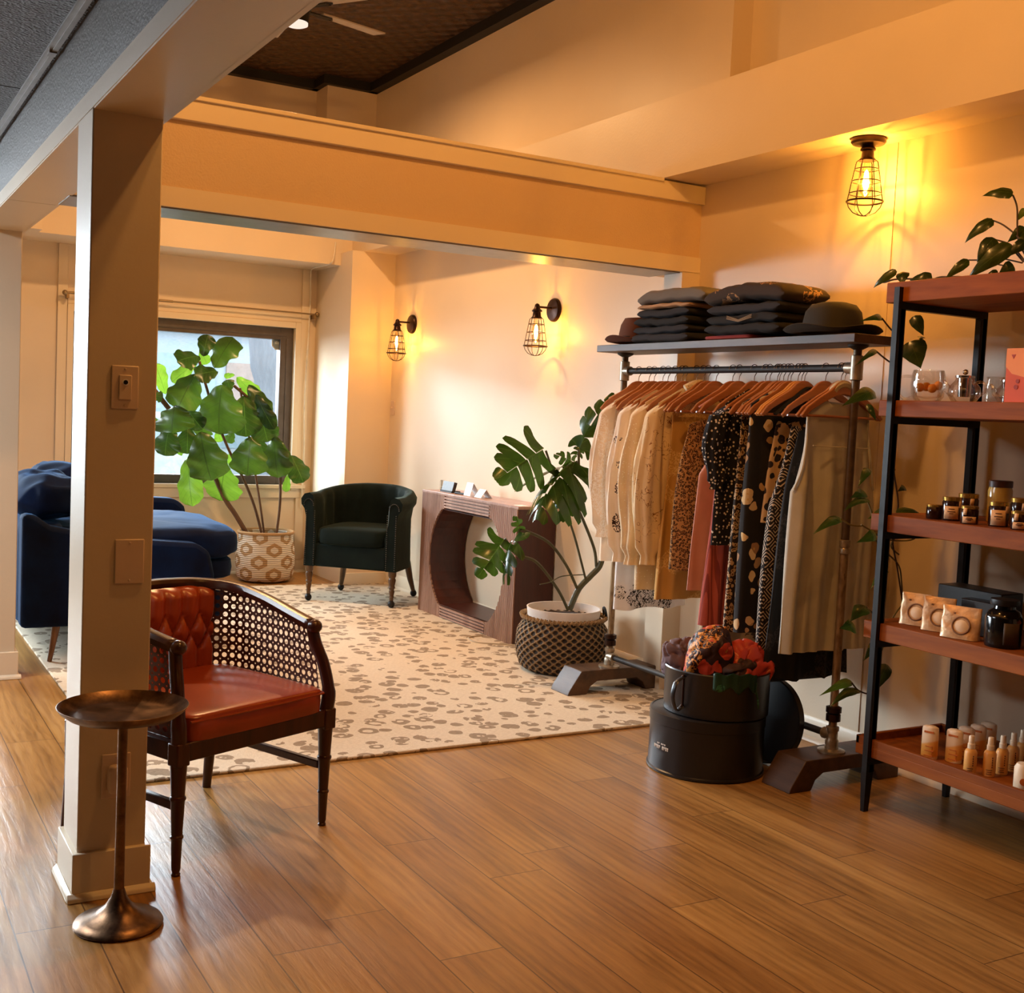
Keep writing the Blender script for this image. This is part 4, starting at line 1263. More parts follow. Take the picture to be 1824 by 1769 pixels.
for y, z0, up in ((RY0, 0.0, M['dark_pipe']), (RY1, RZ, M['dark_pipe'])):
    yf0, yf1 = (3.318, 3.478) if y < 4 else (4.915, 5.08)
    x0, x1 = (3.222, 3.822)
    pr = [(x0, z0), (x0 + 0.115, z0), (x0 + 0.135, z0 + 0.04), (x0 + 0.175, z0 + 0.065), (x1 - 0.175, z0 + 0.065), (x1 - 0.135, z0 + 0.04), (x1 - 0.115, z0), (x1, z0), (x1, z0 + 0.06), (x1 - 0.06, z0 + 0.122), (x0 + 0.08, z0 + 0.122), (x0 + 0.01, z0 + 0.025)]
    obj('foot', G().extr(pr, yf0, yf1), M['board'], rk, bevel=0.003)
    zb = z0 + 0.122
    obj('flange', G().lathe([(0.001, zb), (0.055, zb), (0.055, zb + 0.008), (0.028, zb + 0.014), (0.026, zb + 0.03), (0.018, zb + 0.03)], (RX, y, 0), 24), M['fitting'], rk)
    obj('pipe_tee', G().lathe([(0.022, 0.15), (0.027, 0.152), (0.027, 0.17), (0.022, 0.176), (0.022, 0.205), (0.026, 0.21), (0.026, 0.225), (0.018, 0.228)], (RX, y, z0 * 0.7), 16).tube([(RX, y, 0.19), (RX, y + (0.045 if y < 4 else -0.045), 0.19)], 0.024, 12), M['fitting'], rk)
    obj('pipe_union', G().lathe([(0.018, 0.245), (0.030, 0.25), (0.030, 0.275), (0.024, 0.28), (0.032, 0.285), (0.032, 0.305), (0.018, 0.31)], (RX, y, 0), 12), M['bronze'], rk)
    obj('lower_pipe', G().lathe([(0.0165, 0.14), (0.0165, 0.95)], (RX, y, 0), 14), M['pipe'], rk)
    obj('coupling', G().lathe([(0.018, 0.925), (0.022, 0.928), (0.022, 0.945), (0.019, 0.95), (0.022, 0.955), (0.022, 0.98), (0.016, 0.983)], (RX, y, 0), 14), M['fitting'], rk)
    obj('upper_pipe', G().lathe([(0.0165, 0.95), (0.0165, 1.757)], (RX, y, 0), 14), M['pipe_up'], rk)
    s_ = 1 if y < 4 else -1
    obj('top_tee', G().lathe([(0.018, 1.615), (0.025, 1.618), (0.025, 1.712), (0.018, 1.715)], (RX, y, 0), 14).tube([(RX, y, 1.665), (RX, y + s_ * 0.05, 1.665)], 0.0235, 14), M['fitting'], rk)
    obj('board_flange', G().lathe([(0.016, 1.735), (0.04, 1.748), (0.042, 1.756), (0.001, 1.756)], (RX, y, 0), 18), M['dark_pipe'], rk)
obj('hanging_rail', G().tube([(RX, RY0, 1.665), (RX, RY1, 1.665)], 0.0155, 14), M['dark_pipe'], rk)
obj('bottom_rail', G().tube([(RX, RY0, 0.19), (RX, RY1, 0.19)], 0.0145, 14), M['dark_pipe'], rk)

# ---------------------------------------------------------------- hangers
M['hanger'] = wood('reddish_hanger_wood', (146, 84, 50), (188, 122, 76), 10, 'x', 0.3, 0.05)
M['hanger_light'] = wood('honey_hanger_wood', (190, 118, 52), (222, 156, 84), 10, 'x', 0.3, 0.05)
HY = [4.841, 4.754, 4.712, 4.642, 4.601, 4.546, 4.493, 4.467, 4.383, 4.332, 4.297, 4.24, 4.126, 4.081, 3.982, 3.91, 3.883, 3.835, 3.822, 3.798, 3.771, 3.753, 3.71, 3.689, 3.671, 3.551, 3.465, 3.445]


def make_hanger(m, label):
    h = thing('coat_hanger', label, 'hanger', (RX, 0, 1.665), 0, 'wooden hangers on the rail')
    top = [(-0.222, -0.196), (-0.19, -0.160), (-0.13, -0.122), (-0.075, -0.092), (-0.04, -0.062), (-0.018, -0.052), (0, -0.050)]
    low = [(0.0, -0.104), (-0.04, -0.112), (-0.10, -0.138), (-0.165, -0.172), (-0.21, -0.206)]
    ol = top + [(-x, z) for x, z in top[::-1][1:]] + [(-x, z) for x, z in low[::-1]] + low[1:]
    obj('shoulders', G().extr(ol, -0.0065, 0.0065), m, h, local=True, bevel=0.003)
    obj('trouser_bar', G().tube([(-0.19, 0, -0.196), (0.19, 0, -0.196)], 0.0055, 8), m, h, local=True)
    pts = [(0.021 * cos(a), 0, 0.0 + 0.021 * sin(a)) for a in [pi * k / 10 for k in range(-1, 11)]][::-1]
    pts = pts + [(0.012, 0, -0.016), (0.003, 0, -0.03), (0, 0, -0.052)]
    obj('hook', G().tube(pts, 0.0018, 6), M['hook'], h, local=True)
    return h
DESC = ['reddish wooden hanger at the far end of the rail, holding the blush sleeveless blouse', 'second wooden hanger from the far end of the rail', 'wooden hanger holding the cream lace blouse', 'wooden hanger carrying the long white dress', 'wooden hanger holding the blouse with dark embroidered flowers', 'wooden hanger between the embroidered and dotted blouses', 'wooden hanger holding the sheer dotted blouse', 'wooden hanger just nearer than the dotted blouse', 'wooden hanger inside the collared cream print shirt', 'wooden hanger carrying the mustard lace skirt', 'wooden hanger hidden behind the collar of the cream print shirt', 'wooden hanger holding the animal print blouse', 'wooden hanger with pink straps looped over it', 'wooden hanger holding the rose tank top', 'wooden hanger holding the coral pleated dress', 'wooden hanger carrying the beige marbled trousers', 'wooden hanger holding the black polka dot blouse', 'wooden hanger just nearer than the polka dot blouse', 'wooden hanger holding the paisley dress', 'wooden hanger between the paisley and black floral dresses', 'wooden hanger holding the black dress with cream flowers', 'wooden hanger just nearer than the cream flowered dress', 'honey coloured hanger with the tan print top', 'honey coloured hanger with a black strap hung on it', 'wooden hanger holding the black geometric print dress', 'wooden hanger holding the black lace hem slip', 'wooden hanger holding the grey green sleeveless dress', 'wooden hanger nearest the near post of the rack']
h0 = make_hanger(M['hanger'], DESC[0])
h1 = make_hanger(M['hanger_light'], DESC[22])
random.seed(11)
for k, y in enumerate(HY):
    rz = radians(random.uniform(-2, 2))
    lit = k in (22, 23)
    if k == 0:
        h0.location = (RX, y, 1.665); h0.rotation_euler = (0, 0, rz)
    elif k == 22:
        h1.location = (RX, y, 1.665); h1.rotation_euler = (0, 0, rz)
    else:
        dup(h1 if lit else h0, (RX, y, 1.665), rz, DESC[k])


# ---------------------------------------------------------------- garments
def cloth(name, base, rough=0.85, pattern=None, sheer=0.0):
    t = NT(name)
    v = t.coord('Object')
    nz = t.noise(v, 8.0, 3)
    c = lin(*base)
    col = t.ramp(nz, [(0.3, tuple(x * 0.88 for x in c[:3])), (0.7, tuple(min(1, x * 1.08) for x in c[:3]))])
    if pattern: col = pattern(t, v, col)
    weave = t.noise(t.coord('Object', (1, 1, 0.5)), 240.0, 2)
    p = t.bsdf(col, rough, 0, weave, 0.15, 0.002)
    tr = t.n('BsdfTranslucent', Color=col).outputs[0]
    return t.surf(t.n('MixShader', i0=0.12 + sheer, i1=p, i2=tr).outputs[0])

def p_dots(scale, thr, ink):
    def f(t, v, col):
        vo = t.n('TexVoronoi', {'feature': 'F1'}, Vector=v, Scale=scale, Randomness=0.75).outputs['Distance']
        return t.mix(t.math('LESS_THAN', vo, thr), col, lin(*ink))
    return f
def p_leopard(scale, ink, ink2):
    def f(t, v, col):
        w = t.n('TexNoise', Vector=v, Scale=30.0, Detail=2.0).outputs[1]
        vw = t.n('VectorMath', {'operation': 'ADD'}, i0=v, i1=t.n('VectorMath', {'operation': 'SCALE'}, i0=w, Scale=0.02).outputs[0]).outputs[0]
        d = t.n('TexVoronoi', {'feature': 'F1'}, Vector=vw, Scale=scale).outputs['Distance']
        c2 = t.mix(t.math('LESS_THAN', d, 0.28), col, lin(*ink2))
        return t.mix(t.math('MULTIPLY', t.math('GREATER_THAN', d, 0.30), t.math('LESS_THAN', d, 0.52)), c2, lin(*ink))
    return f
def p_flowers(scale, petals, thr=0.36, keep=0.55):
    def f(t, v, col):
        w = t.n('TexNoise', Vector=v, Scale=14.0, Detail=2.0).outputs[1]
        vw = t.n('VectorMath', {'operation': 'ADD'}, i0=v, i1=t.n('VectorMath', {'operation': 'SCALE'}, i0=w, Scale=0.05).outputs[0]).outputs[0]
        vo = t.n('TexVoronoi', {'feature': 'F1'}, Vector=vw, Scale=scale)
        r = t.n('SeparateColor', Color=vo.outputs['Color'])
        m = t.math('MULTIPLY', t.math('LESS_THAN', vo.outputs['Distance'], thr), t.math('GREATER_THAN', r.outputs[0], keep))
        core = t.math('LESS_THAN', vo.outputs['Distance'], 0.10)
        pc = t.mix(r.outputs[1], lin(*petals[0]), lin(*petals[1]))
        return t.mix(m, col, t.mix(core, pc, lin(*petals[2])))
    return f
def p_diamond(scale, ink):
    def f(t, v, col):
        sp = t.n('SeparateXYZ', Vector=v)
        a = t.math('ADD', sp.outputs[0], sp.outputs[1])
        fu = t.math('ABSOLUTE', t.math('SUBTRACT', t.math('FRACT', t.math('MULTIPLY', a, scale)), 0.5))
        fv = t.math('ABSOLUTE', t.math('SUBTRACT', t.math('FRACT', t.math('MULTIPLY', sp.outputs[2], scale * 0.75)), 0.5))
        s = t.math('FRACT', t.math('MULTIPLY', t.math('ADD', fu, fv), 5.2))
        m = t.math('LESS_THAN', s, 0.36)
        m = t.math('MULTIPLY', m, t.math('GREATER_THAN', t.noise(v, 60.0, 2), 0.40))
        return t.mix(m, col, lin(*ink))
    return f
def p_scribble(scale, ink, thr=0.012, region=None):
    def f(t, v, col):
        n_ = t.noise(v, scale, 3, 0.5, 1.0)
        m = t.math('LESS_THAN', t.math('ABSOLUTE', t.math('SUBTRACT', n_, 0.5)), thr)
        k = t.math('GREATER_THAN', t.noise(v, 7.0, 1), 0.52)
        return t.mix(t.math('MULTIPLY', m, k), col, lin(*ink))
    return f
def p_patch(spots, ink, scale=42.0, thr=0.05):
    """sewn flowers: dark linework kept to a few patches given in the garment's own frame"""
    def f(t, v, col):
        m = None
        for (x, y, z, r) in spots:
            d = t.n('VectorMath', {'operation': 'DISTANCE'}, i0=v, i1=(x, y, z)).outputs['Value']
            k = t.math('LESS_THAN', t.math('ADD', d, t.math('MULTIPLY', t.noise(v, 30.0, 2), r * 0.6)), r * 1.3)
            m = k if m is None else t.math('MAXIMUM', m, k)
        n_ = t.noise(v, scale, 2, 0.5, 1.5)
        ln_ = t.math('LESS_THAN', t.math('ABSOLUTE', t.math('SUBTRACT', n_, 0.5)), thr)
        return t.mix(t.math('MULTIPLY', m, ln_), col, lin(*ink))
    return f
def p_stripes(scale, ink):
    def f(t, v, col):
        sp = t.n('SeparateXYZ', Vector=v)
        s = t.math('FRACT', t.math('MULTIPLY', t.math('ADD', sp.outputs[0], sp.outputs[1]), scale))
        return t.mix(t.math('LESS_THAN', s, 0.4), col, lin(*ink))
    return f


def body(Y, prof, thick, folds, amp, ph, x0=RX, n=88, hemw=0.0, slope=0.30, neck=0.05, nr=30):
    """closed hanging tube of cloth; prof = (height fraction, half width) from shoulders to hem, in z"""
    zt, zb = prof[0][0], prof[-1][0]
    tab = [((zt - z) / (zt - zb), hw) for z, hw in prof]
    rows = []
    for i in range(nr + 1):
        t = i / nr
        hw = interp(tab, t)
        th = thick * (0.35 + 0.65 * min(1, t * 3))
        row = []
        for j in range(n):
            a = 2 * pi * j / n
            cx, sy = cos(a), sin(a)
            x = hw * math.copysign(abs(cx) ** 0.8, cx)
            dz = -slope * abs(x) * max(0, 1 - t * 2.5) - (neck * max(0, 1 - (abs(x) / 0.075) ** 2) * (1 if t < 0.03 else 0))
            g_ = min(1, t * 1.8 + 0.1)
            fold = 1.3 * amp * g_ * (0.7 * sin(x * folds + ph + 1.3 * t) + 0.5 * sin(x * folds * 1.9 + ph * 2 + t * 2) + 1.4 * noise.noise(Vector((x * 16, t * 1.6, ph * 3 + (3 if sy > 0 else 0)))))
            y = th * math.copysign(abs(sy) ** 0.7, sy) + fold
            z = zt + (zb - zt) * t + dz
            if i == nr: z += hemw * sin(x * folds * 0.8 + ph)
            row.append(Vector((x0 + x + 0.006 * sin(t * 5 + ph), Y + y, z)))
        rows.append(row)
    return G().rings(rows)


def sleeve(Y, x, ztop, zbot, r0, r1, sx=-1, puff=0.0, cuff=True, ph=0.0, out=0.02):
    rows = []
    nn = 18
    for i in range(nn + 1):
        t = i / nn
        r = r0 + (r1 - r0) * t + puff * max(0, sin(pi * (t * 1.15 - 0.15))) * (t > 0.1)
        if cuff and t > 0.9: r *= 0.62 if t < 0.97 else 0.72
        cx = x + sx * out * sin(pi * min(1, t * 1.3)) + 0.006 * sin(t * 7 + ph)
        z = ztop + (zbot - ztop) * t
        row = []
        for j in range(36):
            a = 2 * pi * j / 36
            k = 1 + (0.16 * sin(7 * a + ph + t * 3) + 0.08 * sin(3 * a - ph + t * 6)) * min(1, t * 3)
            row.append(Vector((cx + r * k * cos(a), Y + 0.62 * r * k * sin(a) + 0.004 * sin(t * 9 + ph), z + (0.05 * cos(a) * -sx * 0 if i else 0.03 * (-sx) * cos(a)))))
        rows.append(row)
    return G().rings(rows)


def garment(name, label, cat, Y, prof, m, thick=0.022, folds=40, amp=0.006, ph=0.0, sleeves=None, **k):
    t = thing(name, label, cat, (RX, Y, prof[-1][0]), 0, 'garments on the clothes rack')
    obj('body', body(Y, prof, thick, folds, amp, ph, **k), m, t, ang=80)
    if sleeves:
        zb, r0, r1, pf = sleeves[:4]
        ms_ = sleeves[4] if len(sleeves) > 4 else m
        for sx in (-1, 1):
            obj('sleeve', sleeve(Y, RX + sx * 0.225, 1.475, zb, r0, r1, sx, pf, True, ph), ms_, t, ang=80)
    return t

CREAM, IVORY = (246, 230, 212), (246, 230, 206)
c_blush = cloth('blush_chiffon', (242, 208, 190), sheer=0.12)
c_cream = cloth('cream_chiffon', CREAM, sheer=0.1)
c_lace = cloth('cream_lace', (242, 224, 200), pattern=p_scribble(60, (254, 246, 236), 0.05), sheer=0.1)
c_white = cloth('white_cotton', (246, 240, 236), sheer=0.1)
c_hem = cloth('white_cotton_with_black_flowers', (246, 240, 236), pattern=p_patch([(-0.08, -0.03, 0.06, 0.07), (0.06, -0.03, 0.05, 0.07), (-0.18, 0.0, 0.08, 0.04)], (34, 26, 24)), sheer=0.1)
c_emb = cloth('cream_with_sewn_flowers', (246, 228, 206), pattern=p_patch([(-0.25, -0.01, 0.40, 0.05), (-0.24, -0.02, 0.30, 0.06), (-0.23, -0.02, 0.20, 0.045), (-0.25, -0.02, 0.13, 0.05), (-0.27, 0.0, 0.52, 0.025)], (52, 30, 26), 46, 0.07), sheer=0.08)
c_dot = cloth('ivory_dotted_sheer', (240, 214, 174), pattern=p_dots(70, 0.20, (252, 240, 218)), sheer=0.15)
c_print = cloth('cream_twig_print', (244, 220, 178), pattern=p_scribble(16, (150, 98, 52), 0.008), sheer=0.1)
c_must = cloth('mustard_lace', (206, 158, 86), pattern=p_scribble(70, (234, 196, 126), 0.06))
c_leo = cloth('brown_animal_print', (186, 140, 84), pattern=p_leopard(95, (44, 26, 14), (150, 100, 56)))
c_rose = cloth('rose_jersey', (208, 146, 126))
c_coral = cloth('coral_pleats', (186, 88, 72), pattern=p_stripes(60, (140, 56, 46)))
c_beige = cloth('beige_marbled', (200, 172, 134), pattern=p_scribble(12, (92, 74, 60), 0.05))
c_polka = cloth('black_polka_dot', (18, 15, 20), pattern=p_dots(62, 0.30, (226, 214, 200)))
c_pais = cloth('paisley_print', (40, 30, 24), pattern=p_leopard(60, (196, 168, 130), (110, 70, 42)))
c_flor = cloth('black_with_cream_flowers', (26, 20, 18), pattern=p_flowers(18, ((236, 206, 150), (156, 112, 76), (206, 160, 90)), 0.42, 0.40))
c_tan = cloth('tan_black_print', (196, 158, 108), pattern=p_flowers(34, ((24, 18, 18), (40, 26, 20), (90, 50, 30)), 0.5, 0.2))
c_geo = cloth('black_geometric_print', (22, 18, 20), pattern=p_diamond(16, (206, 188, 166)))
c_blk = cloth('black_lace', (16, 13, 14), pattern=p_scribble(50, (52, 46, 44), 0.05))
c_black = cloth('plain_black_cloth', (14, 12, 13))
c_sage = cloth('grey_green_linen', (204, 200, 186))

garment('sleeveless_blouse', 'blush sleeveless ruffled blouse at the far end of the rack', 'top', 4.85, [(1.600, 0.17), (1.42, 0.165), (1.30, 0.205), (1.20, 0.225), (1.13, 0.235)], c_blush, 0.026, 34, 0.006, 0.4, slope=0.45)
garment('lace_blouse', 'cream blouse with a lace lower sleeve, next to the blush sleeveless one', 'blouse', 4.765, [(1.610, 0.20), (1.35, 0.21), (1.0, 0.215), (0.72, 0.225)], c_lace, 0.024, 36, 0.006, 1.4, (0.84, 0.045, 0.055, 0.012), slope=0.52)
garment('long_dress', 'long white dress with a black floral hem, hanging lowest of the pale garments', 'dress', 4.66, [(1.600, 0.18), (1.3, 0.19), (0.9, 0.20), (0.62, 0.21), (0.50, 0.215)], c_hem, 0.030, 30, 0.008, 2.1, hemw=0.008, slope=0.52)
garment('embroidered_blouse', 'cream blouse with dark embroidered flowers down its sleeve', 'blouse', 4.60, [(1.610, 0.20), (1.3, 0.20), (0.80, 0.205)], c_cream, 0.022, 32, 0.006, 0.9, (0.74, 0.05, 0.065, 0.015, c_emb), slope=0.52)
garment('dotted_blouse', 'sheer ivory blouse with woven dots and full sleeves', 'blouse', 4.495, [(1.610, 0.205), (1.3, 0.21), (0.9, 0.215), (0.62, 0.215)], c_dot, 0.026, 38, 0.007, 2.9, (0.74, 0.05, 0.065, 0.02), slope=0.52)
garment('lace_skirt', 'mustard lace skirt showing below the cream print shirt', 'skirt', 4.33, [(1.46, 0.17), (1.2, 0.18), (0.9, 0.20), (0.60, 0.215)], c_must, 0.028, 40, 0.008, 0.2, slope=0.0, neck=0.0)
sh = garment('collared_shirt', 'cream twig print shirt with collar and gathered cuffs', 'shirt', 4.385, [(1.62, 0.215), (1.4, 0.21), (1.1, 0.20), (0.80, 0.205)], c_print, 0.024, 34, 0.006, 1.1, (0.755, 0.05, 0.06, 0.018), slope=0.55)
obj('collar', G().tube(bez([(3.42, 4.36, 1.575), (3.47, 4.345, 1.60), (3.53, 4.345, 1.60), (3.58, 4.36, 1.575)], 5), 0.018, 8), c_print, sh)
obj('button', G().ball((3.56, 4.335, 1.585), 0.006, 8, 6), M['black'], sh)
garment('animal_print_blouse', 'brown animal print blouse with a red trimmed hem', 'blouse', 4.215, [(1.46, 0.16), (1.3, 0.19), (1.0, 0.215), (0.75, 0.225)], c_leo, 0.030, 40, 0.007, 2.4, hemw=0.004)
garment('tank_shirt', 'rose pink sleeveless tank top in the middle of the rack', 'top', 4.085, [(1.50, 0.11), (1.30, 0.125), (1.20, 0.19), (1.0, 0.20), (0.68, 0.225)], c_rose, 0.026, 26, 0.007, 0.8)
garment('pleated_dress', 'coral pleated dress half hidden behind the polka dot blouse', 'dress', 3.985, [(1.46, 0.15), (1.2, 0.18), (0.8, 0.20), (0.54, 0.215)], c_coral, 0.026, 60, 0.008, 0.0, slope=0.1)
garment('marbled_trousers', 'beige marbled wide trousers hanging just above the fabric bin', 'trousers', 4.01, [(0.98, 0.16), (0.8, 0.18), (0.55, 0.19), (0.40, 0.20)], c_beige, 0.028, 30, 0.010, 1.7, slope=0.0, neck=0.0)
garment('polka_dot_blouse', 'black blouse with white polka dots and white cuff bands', 'blouse', 3.925, [(1.615, 0.205), (1.35, 0.215), (1.1, 0.23), (0.90, 0.24)], c_polka, 0.024, 30, 0.006, 2.0, (1.14, 0.05, 0.05, 0.0), slope=0.52)
tz = garment('paisley_dress', 'brown and cream paisley print dress beside the polka dot blouse', 'dress', 3.83, [(1.610, 0.195), (1.3, 0.20), (0.8, 0.205), (0.54, 0.215)], c_pais, 0.024, 36, 0.007, 0.5, slope=0.52)
garment('floral_dress', 'black dress with large cream flowers near the middle of the rack', 'dress', 3.765, [(1.615, 0.205), (1.3, 0.205), (0.9, 0.205), (0.55, 0.215)], c_flor, 0.032, 30, 0.009, 1.5, slope=0.52)
garment('print_top', 'small tan and black print top between the floral and geometric dresses', 'top', 3.70, [(1.46, 0.12), (1.3, 0.14), (1.12, 0.15), (1.02, 0.16)], c_tan, 0.020, 36, 0.005, 0.7)
garment('geometric_dress', 'black dress with white concentric diamond print', 'dress', 3.63, [(1.45, 0.10), (1.28, 0.13), (1.1, 0.18), (0.8, 0.205), (0.42, 0.22)], c_geo, 0.030, 32, 0.008, 2.2)
garment('lace_slip', 'black lace slip whose hem shows below the grey green dress', 'slip', 3.565, [(1.44, 0.12), (1.2, 0.17), (0.8, 0.20), (0.39, 0.235)], c_blk, 0.022, 44, 0.007, 1.0, hemw=0.01)
sd = garment('sleeveless_dress', 'long grey green sleeveless dress nearest the camera on the rack', 'dress', 3.475, [(1.545, 0.165), (1.36, 0.175), (1.20, 0.205), (1.17, 0.222), (0.95, 0.225), (0.70, 0.228), (0.52, 0.232)], c_sage, 0.026, 48, 0.011, 0.6, slope=0.16, neck=0.03)
obj('yoke_seam', G().tube([(3.345, 3.437, 1.352), (3.42, 3.434, 1.350), (3.58, 3.434, 1.348), (3.65, 3.437, 1.348)], 0.0025, 6), c_sage, sd)
obj('collar', G().tube(bez([(3.44, 3.46, 1.55), (3.46, 3.452, 1.585), (3.50, 3.45, 1.60), (3.54, 3.452, 1.585), (3.56, 3.46, 1.55)], 5), 0.018, 8), cloth('pale_linen_collar', (206, 190, 160)), sd)
for sx in (-1, 1):
    obj('sleeve_binding', G().tube(bez([(RX + sx * 0.165, 3.468, 1.50), (RX + sx * 0.170, 3.458, 1.38), (RX + sx * 0.19, 3.452, 1.26), (RX + sx * 0.218, 3.462, 1.175)], 6), 0.005, 6), c_sage, sd)
tag(obj('strap', G().tube(bez([(3.34, 3.66, 1.47), (3.42, 3.655, 1.53), (3.50, 3.65, 1.585), (3.55, 3.655, 1.57)], 5), 0.014, 6, flat=0.4), c_black), 'wide black strap looped over the honey coloured hanger', 'strap')
tag(obj('strap', G().tube(bez([(3.30, 4.10, 1.49), (3.36, 4.10, 1.525), (3.42, 4.10, 1.555), (3.47, 4.10, 1.575)], 5), 0.008, 6, flat=0.4), cloth('pink_strap', (214, 140, 124))), 'pink strap looped over a hanger beside the rose tank top', 'strap')

# ================================================================ ON THE BOARD
BT = 1.790
def jeans(label, y0, y1, z, h, m, dx=0.0, sag=0.0, seed=0, x0=3.36, x1=3.63):
    g = G()
    rows = []
    nn = 22
    for i in range(nn + 1):
        y = y0 + (y1 - y0) * i / nn
        q = abs(2 * i / nn - 1)
        e = (1 - q ** 14) ** 0.5 if q < 1 else 0.3
        cr = 0.035
        row = []
        for j in range(28):
            a = 2 * pi * j / 28
            cx, sz = math.copysign(abs(cos(a)) ** 0.45, cos(a)), math.copysign(abs(sin(a)) ** 0.6, sin(a))
            x = (x0 + x1) / 2 + dx + (x1 - x0) / 2 * cx * (0.96 + 0.04 * e) * (1 - cr * math.exp(-(sz / 0.3) ** 2))
            zz = z + h / 2 + h / 2 * sz * max(e, 0.25) + sag * sin(pi * i / nn) + 0.007 * noise.noise(Vector((x * 9, y * 9, seed))) + 0.006 * noise.noise(Vector((x * 4, y * 26, seed + 3)))
            row.append(Vector((x, y + 0.004 * noise.noise(Vector((x * 20, zz * 30, seed))), max(zz, BT + 0.002))))
        rows.append(row)
    g.rings(rows)
    return tag(obj('folded_jeans', g, m, ang=70), label, 'jeans', 'folded jeans on the rack board')
def denim(name, rgb, pattern=None):
    return cloth(name, rgb, 0.9, pattern)
d_navy, d_black, d_lite, d_tan, d_brn = denim('dark_denim', (46, 44, 48)), denim('black_denim', (34, 32, 32)), denim('washed_denim', (122, 116, 108)), denim('tan_twill', (188, 150, 114)), denim('brown_paisley_denim', (62, 50, 42), p_scribble(24, (170, 132, 90), 0.05))
z = BT
for k, (h, m, lb) in enumerate(((0.042, d_navy, 'dark folded jeans at the bottom of the left stack on the rack board'), (0.042, d_navy, 'dark folded jeans second from the bottom of the left stack'), (0.042, d_black, 'dark folded jeans third from the bottom of the left stack'), (0.044, d_navy, 'dark folded jeans directly under the tan pair in the left stack'), (0.024, d_tan, 'tan folded trousers in the left stack under the washed pair'))):
    jeans(lb, 4.30 + 0.01 * (k % 2), 4.745 - 0.012 * k, z, h, m, 0.008 * (k % 2), seed=k)
    z += h - 0.003
jeans('pale washed folded jeans on top of the left stack', 4.19, 4.70, z - 0.004, 0.065, d_lite, 0, 0.012, 9)
tag(obj('folded_cloth', G().soft((3.50, 4.05, BT + 0.010), (0.24, 0.34, 0.018), 0.3, 24, 8), cloth('red_cloth', (150, 54, 48))), 'thin red folded cloth at the bottom of the right stack on the rack board', 'cloth')
z = BT + 0.019
for k, (h, m, lb) in enumerate(((0.046, d_black, 'black folded jeans right above the red cloth in the right stack'), (0.048, d_black, 'black folded jeans with stitched pocket second from the bottom of the right stack'), (0.046, d_navy, 'dark folded jeans directly under the patterned pair in the right stack'))):
    j = jeans(lb, 3.70 + 0.015 * (k % 2), 4.18 - 0.006 * k, z, h, m, 0.006 * (k % 2), seed=20 + k)
    if k == 1:
        stc = mat('pale_stitching', (150, 130, 104), 0.7)
        g = G()
        for dz in (0.0, 0.006, 0.012):
            g.tube([(3.357, 4.02, z + 0.036 - dz), (3.355, 3.94, z + 0.016 - dz * 0.6), (3.357, 3.86, z + 0.036 - dz)], 0.0016, 5)
        obj('pocket_stitching', g, stc, j)
    z += h - 0.004
jeans('brown patterned folded jeans on top of the right stack', 3.68, 4.19, z - 0.004, 0.075, d_brn, 0.0, 0.022, 31)
def hat(name, label, x, y, z, rb, rc, hc, m, band, tilt=0.0, flat=0.0):
    o = thing(name, label, 'hat', (x, y, z))
    N = 44
    rows = []
    for r, h in ((0.001, hc), (rc * 0.45, hc * 0.995), (rc * 0.75, hc * (0.92 + flat)), (rc * 0.93, hc * 0.72), (rc, hc * 0.42), (rc * 1.02, 0.03), (rc * 1.05, 0.012), (rc * 1.3, 0.008), (rb * 0.93, 0.012), (rb, 0.022), (rb * 0.99, 0.025), (rb * 0.9, 0.018), (rc * 1.2, 0.014)):
        rows.append([Vector((x + r * cos(2 * pi * i / N), y + 1.12 * r * sin(2 * pi * i / N), z + 0.002 + h + (0.016 * (r / rb) ** 4 * cos(4 * pi * i / N) ** 2 if r > rc * 1.4 else 0))) for i in range(N)])
    obj('felt', G().rings(rows, False), m, o)
    if band: obj('hat_band', G().lathe([(rc * 1.035, 0.016), (rc * 1.04, 0.040), (rc * 1.02, 0.042)], (0, 0, 0), N), band, o, local=True)
    return o
felt_g = cloth('dark_olive_felt', (52, 46, 34))
felt_b = cloth('brown_felt', (92, 48, 26))
hat('bowler_hat', 'dark olive felt bowler hat at the near end of the rack board', 3.49, 3.52, BT, 0.185, 0.112, 0.135, felt_g, None)
o = hat('felt_hat', 'brown felt hat with a dark band at the far end of the rack board', 3.49, 4.84, BT, 0.165, 0.098, 0.135, felt_b, cloth('dark_hat_band', (36, 22, 16)), flat=0.05)

# ================================================================ FABRIC BINS
t = NT('black_coated_card')
v = t.coord('Object')
M['bin'] = t.surf(t.bsdf(lin(26, 23, 24), 0.34, 0, t.noise(v, 120.0, 3), 0.08, 0.002))
DX, DY = 3.142, 3.735
dr = thing('hat_box', 'wider lower black round hat box with small pale lettering on the floor', 'box', (DX, DY, 0))
obj('shell', G().lathe([(0.001, 0.001), (0.237, 0.001), (0.241, 0.004), (0.241, 0.012), (0.235, 0.016), (0.234, 0.205), (0.2345, 0.238), (0.229, 0.242), (0.001, 0.242)], (DX, DY, 0), 64), M['bin'], dr)
obj('lid_band', G().lathe([(0.2345, 0.196), (0.2375, 0.198), (0.2375, 0.240), (0.229, 0.2435)], (DX, DY, 0), 64, caps=False), M['bin'], dr)
g = G()
def mark(a0, a1, z0, z1):
    g.grid([[Vector((DX + 0.2362 * cos(a0 + (a1 - a0) * k / 2), DY + 0.2362 * sin(a0 + (a1 - a0) * k / 2), z)) for k in range(3)] for z in (z0, z1)])
ac = atan2(-0.62, -0.78)
ac = atan2(at(1190, 1338, 'z', 0.09).y - DY - 0.02, at(1190, 1338, 'z', 0.09).x - DX - 0.05)
